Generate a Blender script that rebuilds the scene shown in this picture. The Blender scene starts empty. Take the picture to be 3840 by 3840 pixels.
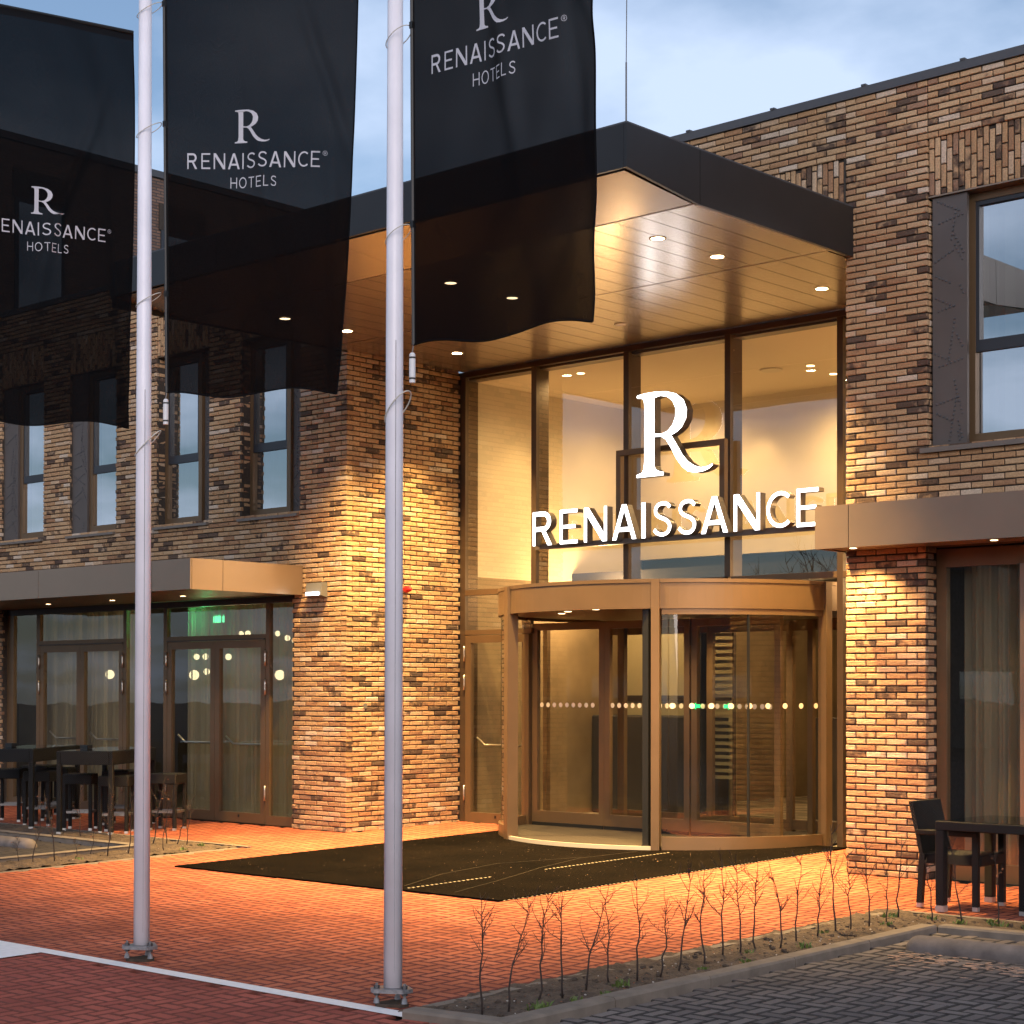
import bpy, math, random
from mathutils import Vector, Matrix
random.seed(11)
rad = math.radians
scene = bpy.context.scene
col = scene.collection

# ------------------------------------------------------------------ camera
yaw, pitch, roll = rad(42.455), rad(0.6234), rad(0.0993)
CAM = Vector((0, 0, 1.755))
fw = Vector((-math.sin(yaw), math.cos(yaw), 0)); rt = Vector((math.cos(yaw), math.sin(yaw), 0)); up = Vector((0, 0, 1))
f2 = fw * math.cos(pitch) + up * math.sin(pitch); u2 = up * math.cos(pitch) - fw * math.sin(pitch)
r3 = rt * math.cos(roll) + u2 * math.sin(roll); u3 = u2 * math.cos(roll) - rt * math.sin(roll)
cd = bpy.data.cameras.new("camera"); cam = bpy.data.objects.new("camera", cd); col.objects.link(cam)
cam.matrix_world = Matrix(((r3.x, u3.x, -f2.x, CAM.x), (r3.y, u3.y, -f2.y, CAM.y), (r3.z, u3.z, -f2.z, CAM.z), (0, 0, 0, 1)))
cd.sensor_width = 36.0; cd.lens = 36.0 * 6688.5 / 3840
cd.shift_x = -(1930.1 - 1920) / 3840; cd.shift_y = (2519.94 - 1920) / 3840
cd.clip_start = 0.1; cd.clip_end = 2000
scene.camera = cam

# ------------------------------------------------------------------ world, sun, exposure
SUN_AZ, SUN_EL = rad(135), rad(16.0)          # azimuth clockwise from +Y
world = bpy.data.worlds.new("World"); scene.world = world; world.use_nodes = True
wn = world.node_tree.nodes; wl = world.node_tree.links; wn.clear()
wo = wn.new("ShaderNodeOutputWorld"); bg = wn.new("ShaderNodeBackground"); bg.inputs[1].default_value = 0.088
sky = wn.new("ShaderNodeTexSky"); sky.sky_type = 'NISHITA'; sky.sun_disc = False
sky.sun_elevation = SUN_EL; sky.sun_rotation = SUN_AZ; sky.altitude = 0; sky.air_density = 1.0; sky.dust_density = 0.6; sky.ozone_density = 3.0
tc = wn.new("ShaderNodeTexCoord"); sep = wn.new("ShaderNodeSeparateXYZ"); wl.new(tc.outputs['Generated'], sep.inputs[0])
mx = wn.new("ShaderNodeMath"); mx.operation = 'MAXIMUM'; wl.new(sep.outputs[2], mx.inputs[0]); mx.inputs[1].default_value = 0.0
ad = wn.new("ShaderNodeMath"); ad.operation = 'ADD'; wl.new(mx.outputs[0], ad.inputs[0]); ad.inputs[1].default_value = 0.22
dv = wn.new("ShaderNodeVectorMath"); dv.operation = 'DIVIDE'; wl.new(tc.outputs['Generated'], dv.inputs[0]); wl.new(ad.outputs[0], dv.inputs[1])
no = wn.new("ShaderNodeTexNoise"); no.inputs['Scale'].default_value = 2.7; no.inputs['Detail'].default_value = 7; no.inputs['Roughness'].default_value = 0.5
mpw = wn.new("ShaderNodeMapping"); mpw.inputs['Location'].default_value = (0.6, 1.7, 0.0); wl.new(dv.outputs[0], mpw.inputs[0]); wl.new(mpw.outputs[0], no.inputs['Vector'])
cr = wn.new("ShaderNodeValToRGB"); cr.color_ramp.elements[0].position = 0.40; cr.color_ramp.elements[1].position = 0.66
cr.color_ramp.elements[0].color = (0.12, 0.12, 0.12, 1); cr.color_ramp.elements[1].color = (0.85, 0.85, 0.85, 1)
wl.new(no.outputs['Fac'], cr.inputs[0])
mixw = wn.new("ShaderNodeMix"); mixw.data_type = 'RGBA'; wl.new(cr.outputs[0], mixw.inputs[0]); wl.new(sky.outputs[0], mixw.inputs[6])
mixw.inputs[7].default_value = (6.4, 7.6, 9.8, 1)      # dusk cloud
wl.new(mixw.outputs[2], bg.inputs[0]); wl.new(bg.outputs[0], wo.inputs[0])
sl = bpy.data.lights.new("sun", 'SUN'); sl.energy = 1.4; sl.angle = rad(40); sl.color = (1.0, 0.87, 0.84)
so = bpy.data.objects.new("sun", sl); col.objects.link(so)
el = SUN_EL
sd = Vector((math.sin(SUN_AZ) * math.cos(el), math.cos(SUN_AZ) * math.cos(el), math.sin(el)))
so.rotation_euler = (-sd).to_track_quat('-Z', 'Y').to_euler()
scene.view_settings.view_transform = 'Standard'; scene.view_settings.look = 'None'
scene.view_settings.exposure = 0.45; scene.view_settings.gamma = 1.0; scene.view_settings.use_curve_mapping = False
cy = scene.cycles
cy.use_denoising = True; cy.max_bounces = 6; cy.diffuse_bounces = 2; cy.glossy_bounces = 3; cy.use_adaptive_sampling = True; cy.adaptive_threshold = 0.03; cy.transparent_max_bounces = 28
cy.transmission_bounces = 4; cy.sample_clamp_indirect = 4.0; cy.caustics_reflective = False; cy.caustics_refractive = False

# ------------------------------------------------------------------ materials
def nt(name):
    m = bpy.data.materials.new(name); m.use_nodes = True
    n = m.node_tree.nodes; n.clear(); out = n.new("ShaderNodeOutputMaterial")
    return m, n, m.node_tree.links, out
def math_n(n, l, op, a, b=None):
    q = n.new("ShaderNodeMath"); q.operation = op
    for i, v in enumerate((a, b)):
        if v is None: continue
        if isinstance(v, (int, float)): q.inputs[i].default_value = v
        else: l.new(v, q.inputs[i])
    return q.outputs[0]
def simple(name, color, rough=0.5, metal=0.0, noise=0.0, scale=8.0, bump=0.0, bscale=200.0, spec=0.5, rvar=0.0):
    m, n, l, out = nt(name)
    p = n.new("ShaderNodeBsdfPrincipled"); l.new(p.outputs[0], out.inputs[0])
    p.inputs['Base Color'].default_value = (*color, 1); p.inputs['Roughness'].default_value = rough; p.inputs['Metallic'].default_value = metal
    p.inputs['Specular IOR Level'].default_value = spec
    geo = n.new("ShaderNodeNewGeometry")
    if noise > 0 or rvar > 0:
        t = n.new("ShaderNodeTexNoise"); t.inputs['Scale'].default_value = scale; t.inputs['Detail'].default_value = 5; l.new(geo.outputs['Position'], t.inputs['Vector'])
        if noise > 0:
            mr = n.new("ShaderNodeMapRange"); l.new(t.outputs['Fac'], mr.inputs[0]); mr.inputs[1].default_value = 0.25; mr.inputs[2].default_value = 0.75
            mr.inputs[3].default_value = 1 - noise; mr.inputs[4].default_value = 1 + noise
            mul = n.new("ShaderNodeMix"); mul.data_type = 'RGBA'; mul.blend_type = 'MULTIPLY'; mul.inputs[0].default_value = 1
            mul.inputs[6].default_value = (*color, 1); l.new(mr.outputs[0], mul.inputs[7]); l.new(mul.outputs[2], p.inputs['Base Color'])
        if rvar > 0:
            mr2 = n.new("ShaderNodeMapRange"); l.new(t.outputs['Fac'], mr2.inputs[0]); mr2.inputs[3].default_value = rough - rvar; mr2.inputs[4].default_value = rough + rvar
            l.new(mr2.outputs[0], p.inputs['Roughness'])
    if bump > 0:
        t2 = n.new("ShaderNodeTexNoise"); t2.inputs['Scale'].default_value = bscale; t2.inputs['Detail'].default_value = 3; l.new(geo.outputs['Position'], t2.inputs['Vector'])
        b = n.new("ShaderNodeBump"); b.inputs['Strength'].default_value = bump; b.inputs['Distance'].default_value = 0.004; l.new(t2.outputs['Fac'], b.inputs['Height']); l.new(b.outputs[0], p.inputs['Normal'])
    return m
def emis(name, color, s):
    m, n, l, out = nt(name); e = n.new("ShaderNodeEmission"); e.inputs[0].default_value = (*color, 1); e.inputs[1].default_value = s; l.new(e.outputs[0], out.inputs[0]); return m
def glass(name, f0, tint=(0.92, 0.93, 0.92), rough=0.0, wave=0.0):
    m, n, l, out = nt(name)
    lw = n.new("ShaderNodeLayerWeight"); lw.inputs[0].default_value = 0.5
    p5 = math_n(n, l, 'POWER', lw.outputs['Facing'], 5.0)
    fac = math_n(n, l, 'ADD', math_n(n, l, 'MULTIPLY', p5, 1 - f0), f0)
    tr = n.new("ShaderNodeBsdfTransparent"); tr.inputs[0].default_value = (*tint, 1)
    gl = n.new("ShaderNodeBsdfGlossy"); gl.inputs['Roughness'].default_value = rough; gl.inputs[0].default_value = (0.96, 0.98, 1, 1)
    if wave > 0:
        geo = n.new("ShaderNodeNewGeometry"); t = n.new("ShaderNodeTexNoise"); t.inputs['Scale'].default_value = 1.6; t.inputs['Detail'].default_value = 1; l.new(geo.outputs['Position'], t.inputs['Vector'])
        b = n.new("ShaderNodeBump"); b.inputs['Strength'].default_value = wave; b.inputs['Distance'].default_value = 0.02; l.new(t.outputs['Fac'], b.inputs['Height']); l.new(b.outputs[0], gl.inputs['Normal'])
    mix = n.new("ShaderNodeMixShader"); l.new(fac, mix.inputs[0]); l.new(tr.outputs[0], mix.inputs[1]); l.new(gl.outputs[0], mix.inputs[2]); l.new(mix.outputs[0], out.inputs[0])
    return m
def piece_random(n, l, k=7.31):
    geo = n.new("ShaderNodeNewGeometry"); oi = n.new("ShaderNodeObjectInfo")
    s = math_n(n, l, 'ADD', geo.outputs['Random Per Island'], math_n(n, l, 'MULTIPLY', oi.outputs['Random'], k))
    return math_n(n, l, 'FRACT', s), geo
def brick_material():
    m, n, l, out = nt("hand_formed_brick")
    p = n.new("ShaderNodeBsdfPrincipled"); l.new(p.outputs[0], out.inputs[0]); p.inputs['Roughness'].default_value = 0.85; p.inputs['Specular IOR Level'].default_value = 0.25
    rnd, geo = piece_random(n, l)
    ramp = n.new("ShaderNodeValToRGB"); ramp.color_ramp.interpolation = 'CONSTANT'
    tones = [(0.0, (0.455, 0.295, 0.165)), (0.18, (0.42, 0.265, 0.148)), (0.34, (0.48, 0.32, 0.185)), (0.48, (0.405, 0.245, 0.13)), (0.60, (0.37, 0.212, 0.115)),
             (0.67, (0.50, 0.355, 0.235)), (0.77, (0.44, 0.28, 0.158)), (0.85, (0.32, 0.18, 0.10)), (0.915, (0.54, 0.43, 0.33)), (0.95, (0.28, 0.165, 0.105))]
    e = ramp.color_ramp.elements
    while len(e) < len(tones): e.new(0.5)
    for q, (pos, c) in zip(e, tones): q.position = pos; q.color = (*c, 1)
    l.new(rnd, ramp.inputs[0])
    # burnt blotches, mostly on some bricks
    no1 = n.new("ShaderNodeTexNoise"); no1.inputs['Scale'].default_value = 11; no1.inputs['Detail'].default_value = 6; l.new(geo.outputs['Position'], no1.inputs['Vector'])
    r2 = math_n(n, l, 'FRACT', math_n(n, l, 'MULTIPLY', rnd, 17.7))
    thr = n.new("ShaderNodeMapRange"); l.new(r2, thr.inputs[0]); thr.inputs[1].default_value = 0.74; thr.inputs[2].default_value = 1.0; thr.inputs[3].default_value = -0.08; thr.inputs[4].default_value = 0.42
    bl = n.new("ShaderNodeMapRange"); l.new(math_n(n, l, 'ADD', no1.outputs['Fac'], thr.outputs[0]), bl.inputs[0]); bl.inputs[1].default_value = 0.60; bl.inputs[2].default_value = 0.80
    mk = n.new("ShaderNodeMix"); mk.data_type = 'RGBA'; l.new(math_n(n, l, 'MULTIPLY', bl.outputs[0], 0.88), mk.inputs[0]); l.new(ramp.outputs[0], mk.inputs[6]); mk.inputs[7].default_value = (0.06, 0.04, 0.035, 1)
    no2 = n.new("ShaderNodeTexNoise"); no2.inputs['Scale'].default_value = 60; no2.inputs['Detail'].default_value = 5; l.new(geo.outputs['Position'], no2.inputs['Vector'])
    v = n.new("ShaderNodeMapRange"); l.new(no2.outputs['Fac'], v.inputs[0]); v.inputs[1].default_value = 0.3; v.inputs[2].default_value = 0.7; v.inputs[3].default_value = 0.78; v.inputs[4].default_value = 1.18
    mu = n.new("ShaderNodeMix"); mu.data_type = 'RGBA'; mu.blend_type = 'MULTIPLY'; mu.inputs[0].default_value = 1; no4 = n.new("ShaderNodeTexNoise"); no4.inputs['Scale'].default_value = 0.55; no4.inputs['Detail'].default_value = 4; l.new(geo.outputs['Position'], no4.inputs['Vector'])
    v4 = n.new("ShaderNodeMapRange"); l.new(no4.outputs['Fac'], v4.inputs[0]); v4.inputs[1].default_value = 0.3; v4.inputs[2].default_value = 0.7; v4.inputs[3].default_value = 0.84; v4.inputs[4].default_value = 1.12
    l.new(mk.outputs[2], mu.inputs[6]); l.new(math_n(n, l, 'MULTIPLY', v.outputs[0], v4.outputs[0]), mu.inputs[7]); l.new(mu.outputs[2], p.inputs['Base Color'])
    mp = n.new("ShaderNodeMapping"); mp.inputs['Scale'].default_value = (14, 14, 42); l.new(geo.outputs['Position'], mp.inputs[0])
    no3 = n.new("ShaderNodeTexNoise"); no3.inputs['Scale'].default_value = 1.0; no3.inputs['Detail'].default_value = 6; no3.inputs['Roughness'].default_value = 0.65; l.new(mp.outputs[0], no3.inputs['Vector'])
    b = n.new("ShaderNodeBump"); b.inputs['Strength'].default_value = 0.9; b.inputs['Distance'].default_value = 0.012; l.new(no3.outputs['Fac'], b.inputs['Height']); l.new(b.outputs[0], p.inputs['Normal'])
    return m
def paver_material(name, tones, bumpd=0.004, sat=0.25):
    m, n, l, out = nt(name)
    p = n.new("ShaderNodeBsdfPrincipled"); l.new(p.outputs[0], out.inputs[0]); p.inputs['Roughness'].default_value = 0.8; p.inputs['Specular IOR Level'].default_value = 0.15
    rnd, geo = piece_random(n, l)
    ramp = n.new("ShaderNodeValToRGB"); e = ramp.color_ramp.elements
    while len(e) < len(tones): e.new(0.5)
    for i, (q, c) in enumerate(zip(e, tones)): q.position = i / (len(tones) - 1); q.color = (*c, 1)
    l.new(rnd, ramp.inputs[0])
    t = n.new("ShaderNodeTexNoise"); t.inputs['Scale'].default_value = 1.3; t.inputs['Detail'].default_value = 7; l.new(geo.outputs['Position'], t.inputs['Vector'])
    v = n.new("ShaderNodeMapRange"); l.new(t.outputs['Fac'], v.inputs[0]); v.inputs[1].default_value = 0.3; v.inputs[2].default_value = 0.7; v.inputs[3].default_value = 1 - sat; v.inputs[4].default_value = 1 + sat
    t2 = n.new("ShaderNodeTexNoise"); t2.inputs['Scale'].default_value = 170; t2.inputs['Detail'].default_value = 3; l.new(geo.outputs['Position'], t2.inputs['Vector'])
    v2 = n.new("ShaderNodeMapRange"); l.new(t2.outputs['Fac'], v2.inputs[0]); v2.inputs[1].default_value = 0.3; v2.inputs[2].default_value = 0.7; v2.inputs[3].default_value = 0.82; v2.inputs[4].default_value = 1.18
    mu = n.new("ShaderNodeMix"); mu.data_type = 'RGBA'; mu.blend_type = 'MULTIPLY'; mu.inputs[0].default_value = 1; l.new(ramp.outputs[0], mu.inputs[6]); l.new(math_n(n, l, 'MULTIPLY', v.outputs[0], v2.outputs[0]), mu.inputs[7])
    l.new(mu.outputs[2], p.inputs['Base Color'])
    b = n.new("ShaderNodeBump"); b.inputs['Strength'].default_value = 0.5; b.inputs['Distance'].default_value = bumpd; l.new(t2.outputs['Fac'], b.inputs['Height']); l.new(b.outputs[0], p.inputs['Normal'])
    return m
def wicker_material():
    m, n, l, out = nt("black_wicker"); p = n.new("ShaderNodeBsdfPrincipled"); l.new(p.outputs[0], out.inputs[0])
    p.inputs['Base Color'].default_value = (0.0045, 0.0042, 0.0042, 1); p.inputs['Roughness'].default_value = 0.5; p.inputs['Specular IOR Level'].default_value = 0.3
    tcx = n.new("ShaderNodeTexCoord"); sx = n.new("ShaderNodeSeparateXYZ"); l.new(tcx.outputs['Object'], sx.inputs[0])
    h = math_n(n, l, 'ADD', sx.outputs[0], sx.outputs[1])
    a = math_n(n, l, 'SINE', math_n(n, l, 'MULTIPLY', h, 250.0)); c = math_n(n, l, 'SINE', math_n(n, l, 'MULTIPLY', sx.outputs[2], 250.0))
    b = n.new("ShaderNodeBump"); b.inputs['Strength'].default_value = 1; b.inputs['Distance'].default_value = 0.004; wv = math_n(n, l, 'MULTIPLY', a, c); l.new(wv, b.inputs['Height']); l.new(b.outputs[0], p.inputs['Normal'])
    rw_ = n.new("ShaderNodeValToRGB"); rw_.color_ramp.elements[0].position = 0.45; rw_.color_ramp.elements[0].color = (0.0025, 0.0024, 0.0024, 1); rw_.color_ramp.elements[1].position = 0.9; rw_.color_ramp.elements[1].color = (0.03, 0.028, 0.027, 1)  # weave highlights and darker recesses painted into the base colour
    l.new(math_n(n, l, 'ADD', math_n(n, l, 'MULTIPLY', wv, 0.5), 0.5), rw_.inputs[0]); l.new(rw_.outputs[0], p.inputs['Base Color'])
    return m
def flag_material(name, trans, colr):
    m, n, l, out = nt(name)
    d = n.new("ShaderNodeBsdfDiffuse"); d.inputs[0].default_value = (*colr, 1)
    t = n.new("ShaderNodeBsdfTransparent"); t.inputs[0].default_value = (1, 0.96, 0.93, 1)
    tl = n.new("ShaderNodeBsdfTranslucent"); tl.inputs[0].default_value = (0.010, 0.010, 0.010, 1)
    geo = n.new("ShaderNodeNewGeometry"); no = n.new("ShaderNodeTexNoise"); no.inputs['Scale'].default_value = 260; no.inputs['Detail'].default_value = 2; l.new(geo.outputs['Position'], no.inputs['Vector'])
    lw = n.new("ShaderNodeLayerWeight"); lw.inputs[0].default_value = 0.5                      # a slanting weave closes up
    op = math_n(n, l, 'POWER', math_n(n, l, 'SUBTRACT', 1.0, lw.outputs['Facing']), 1.4)
    mr = n.new("ShaderNodeMapRange"); l.new(no.outputs['Fac'], mr.inputs[0]); mr.inputs[1].default_value = 0.3; mr.inputs[2].default_value = 0.7; mr.inputs[3].default_value = trans * 0.8; mr.inputs[4].default_value = trans * 1.2
    a = n.new("ShaderNodeAddShader"); l.new(d.outputs[0], a.inputs[0]); l.new(tl.outputs[0], a.inputs[1])
    mix = n.new("ShaderNodeMixShader"); l.new(math_n(n, l, 'MULTIPLY', mr.outputs[0], op), mix.inputs[0]); l.new(a.outputs[0], mix.inputs[1]); l.new(t.outputs[0], mix.inputs[2]); l.new(mix.outputs[0], out.inputs[0])
    return m
def sheer_material(name, colr, opac):
    m, n, l, out = nt(name)
    d = n.new("ShaderNodeBsdfDiffuse"); d.inputs[0].default_value = (*colr, 1); tl = n.new("ShaderNodeBsdfTranslucent"); tl.inputs[0].default_value = (*colr, 1)
    t = n.new("ShaderNodeBsdfTransparent"); a = n.new("ShaderNodeMixShader"); a.inputs[0].default_value = 0.5; l.new(d.outputs[0], a.inputs[1]); l.new(tl.outputs[0], a.inputs[2])
    mix = n.new("ShaderNodeMixShader"); mix.inputs[0].default_value = opac; l.new(t.outputs[0], mix.inputs[1]); l.new(a.outputs[0], mix.inputs[2]); l.new(mix.outputs[0], out.inputs[0])
    return m
def brick_texture_material():
    m, n, l, out = nt("far_brickwork"); p = n.new("ShaderNodeBsdfPrincipled"); l.new(p.outputs[0], out.inputs[0]); p.inputs['Roughness'].default_value = 0.9
    geo = n.new("ShaderNodeNewGeometry"); sx = n.new("ShaderNodeSeparateXYZ"); l.new(geo.outputs['Position'], sx.inputs[0]); cx = n.new("ShaderNodeCombineXYZ")
    l.new(math_n(n, l, 'ADD', sx.outputs[1], sx.outputs[0]), cx.inputs[0]); l.new(sx.outputs[2], cx.inputs[1])
    b = n.new("ShaderNodeTexBrick"); l.new(cx.outputs[0], b.inputs['Vector']); b.inputs['Scale'].default_value = 1; b.inputs['Brick Width'].default_value = 0.222; b.inputs['Row Height'].default_value = 0.0625; b.inputs['Mortar Size'].default_value = 0.012
    b.inputs['Color1'].default_value = (0.22, 0.13, 0.09, 1); b.inputs['Color2'].default_value = (0.09, 0.052, 0.042, 1); b.inputs['Mortar'].default_value = (0.05, 0.045, 0.045, 1); b.inputs['Bias'].default_value = -0.2
    l.new(b.outputs[0], p.inputs['Base Color']); return m
def carpet_material():
    m, n, l, out = nt("lobby_carpet"); p = n.new("ShaderNodeBsdfPrincipled"); l.new(p.outputs[0], out.inputs[0]); p.inputs['Roughness'].default_value = 0.8
    geo = n.new("ShaderNodeNewGeometry"); b = n.new("ShaderNodeTexBrick"); l.new(geo.outputs['Position'], b.inputs['Vector']); b.inputs['Scale'].default_value = 1; b.inputs['Brick Width'].default_value = 0.5; b.inputs['Row Height'].default_value = 0.14; b.inputs['Mortar Size'].default_value = 0.012
    b.inputs['Color1'].default_value = (0.5, 0.42, 0.3, 1); b.inputs['Color2'].default_value = (0.14, 0.12, 0.09, 1); b.inputs['Mortar'].default_value = (0.3, 0.25, 0.18, 1)
    l.new(b.outputs[0], p.inputs['Base Color']); return m
def soil_material():
    m, n, l, out = nt("planting_soil"); p = n.new("ShaderNodeBsdfPrincipled"); l.new(p.outputs[0], out.inputs[0]); p.inputs['Roughness'].default_value = 0.95
    geo = n.new("ShaderNodeNewGeometry"); t = n.new("ShaderNodeTexNoise"); t.inputs['Scale'].default_value = 5; t.inputs['Detail'].default_value = 9; t.inputs['Roughness'].default_value = 0.7; l.new(geo.outputs['Position'], t.inputs['Vector'])
    r = n.new("ShaderNodeValToRGB"); e = r.color_ramp.elements; e[0].position = 0.34; e[0].color = (0.05, 0.034, 0.024, 1); e[1].position = 0.66; e[1].color = (0.15, 0.105, 0.07, 1); l.new(t.outputs['Fac'], r.inputs[0]); l.new(r.outputs[0], p.inputs['Base Color'])
    t2 = n.new("ShaderNodeTexNoise"); t2.inputs['Scale'].default_value = 45; t2.inputs['Detail'].default_value = 8; l.new(geo.outputs['Position'], t2.inputs['Vector'])
    b = n.new("ShaderNodeBump"); b.inputs['Strength'].default_value = 1; b.inputs['Distance'].default_value = 0.03; l.new(t2.outputs['Fac'], b.inputs['Height']); l.new(b.outputs[0], p.inputs['Normal']); return m
def mat_material():
    m, n, l, out = nt("entrance_matting"); p = n.new("ShaderNodeBsdfPrincipled"); l.new(p.outputs[0], out.inputs[0]); p.inputs['Roughness'].default_value = 1.0; p.inputs['Specular IOR Level'].default_value = 0.04
    geo = n.new("ShaderNodeNewGeometry"); t = n.new("ShaderNodeTexNoise"); t.inputs['Scale'].default_value = 38; t.inputs['Detail'].default_value = 4; t.inputs['Roughness'].default_value = 0.65; l.new(geo.outputs['Position'], t.inputs['Vector'])
    r = n.new("ShaderNodeValToRGB"); e = r.color_ramp.elements; e[0].position = 0.3; e[0].color = (0.003, 0.0023, 0.0018, 1); e[1].position = 0.62; e[1].color = (0.015, 0.010, 0.0065, 1)
    q = e.new(0.70); q.color = (0.03, 0.021, 0.013, 1); q = e.new(0.76); q.color = (0.4, 0.28, 0.18, 1); l.new(t.outputs['Fac'], r.inputs[0])
    t3 = n.new("ShaderNodeTexNoise"); t3.inputs['Scale'].default_value = 1.2; t3.inputs['Detail'].default_value = 5; l.new(geo.outputs['Position'], t3.inputs['Vector'])
    mr = n.new("ShaderNodeMapRange"); l.new(t3.outputs['Fac'], mr.inputs[0]); mr.inputs[1].default_value = 0.3; mr.inputs[2].default_value = 0.7; mr.inputs[3].default_value = 0.25; mr.inputs[4].default_value = 0.75
    mu = n.new("ShaderNodeMix"); mu.data_type = 'RGBA'; mu.blend_type = 'MULTIPLY'; mu.inputs[0].default_value = 1; l.new(r.outputs[0], mu.inputs[6]); l.new(mr.outputs[0], mu.inputs[7]); l.new(mu.outputs[2], p.inputs['Base Color'])
    sx = n.new("ShaderNodeSeparateXYZ"); l.new(geo.outputs['Position'], sx.inputs[0])
    b = n.new("ShaderNodeBump"); b.inputs['Strength'].default_value = 1; b.inputs['Distance'].default_value = 0.006; l.new(math_n(n, l, 'ADD', math_n(n, l, 'SINE', math_n(n, l, 'MULTIPLY', sx.outputs[0], 260.0)), t.outputs['Fac']), b.inputs['Height']); l.new(b.outputs[0], p.inputs['Normal']); return m

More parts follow.
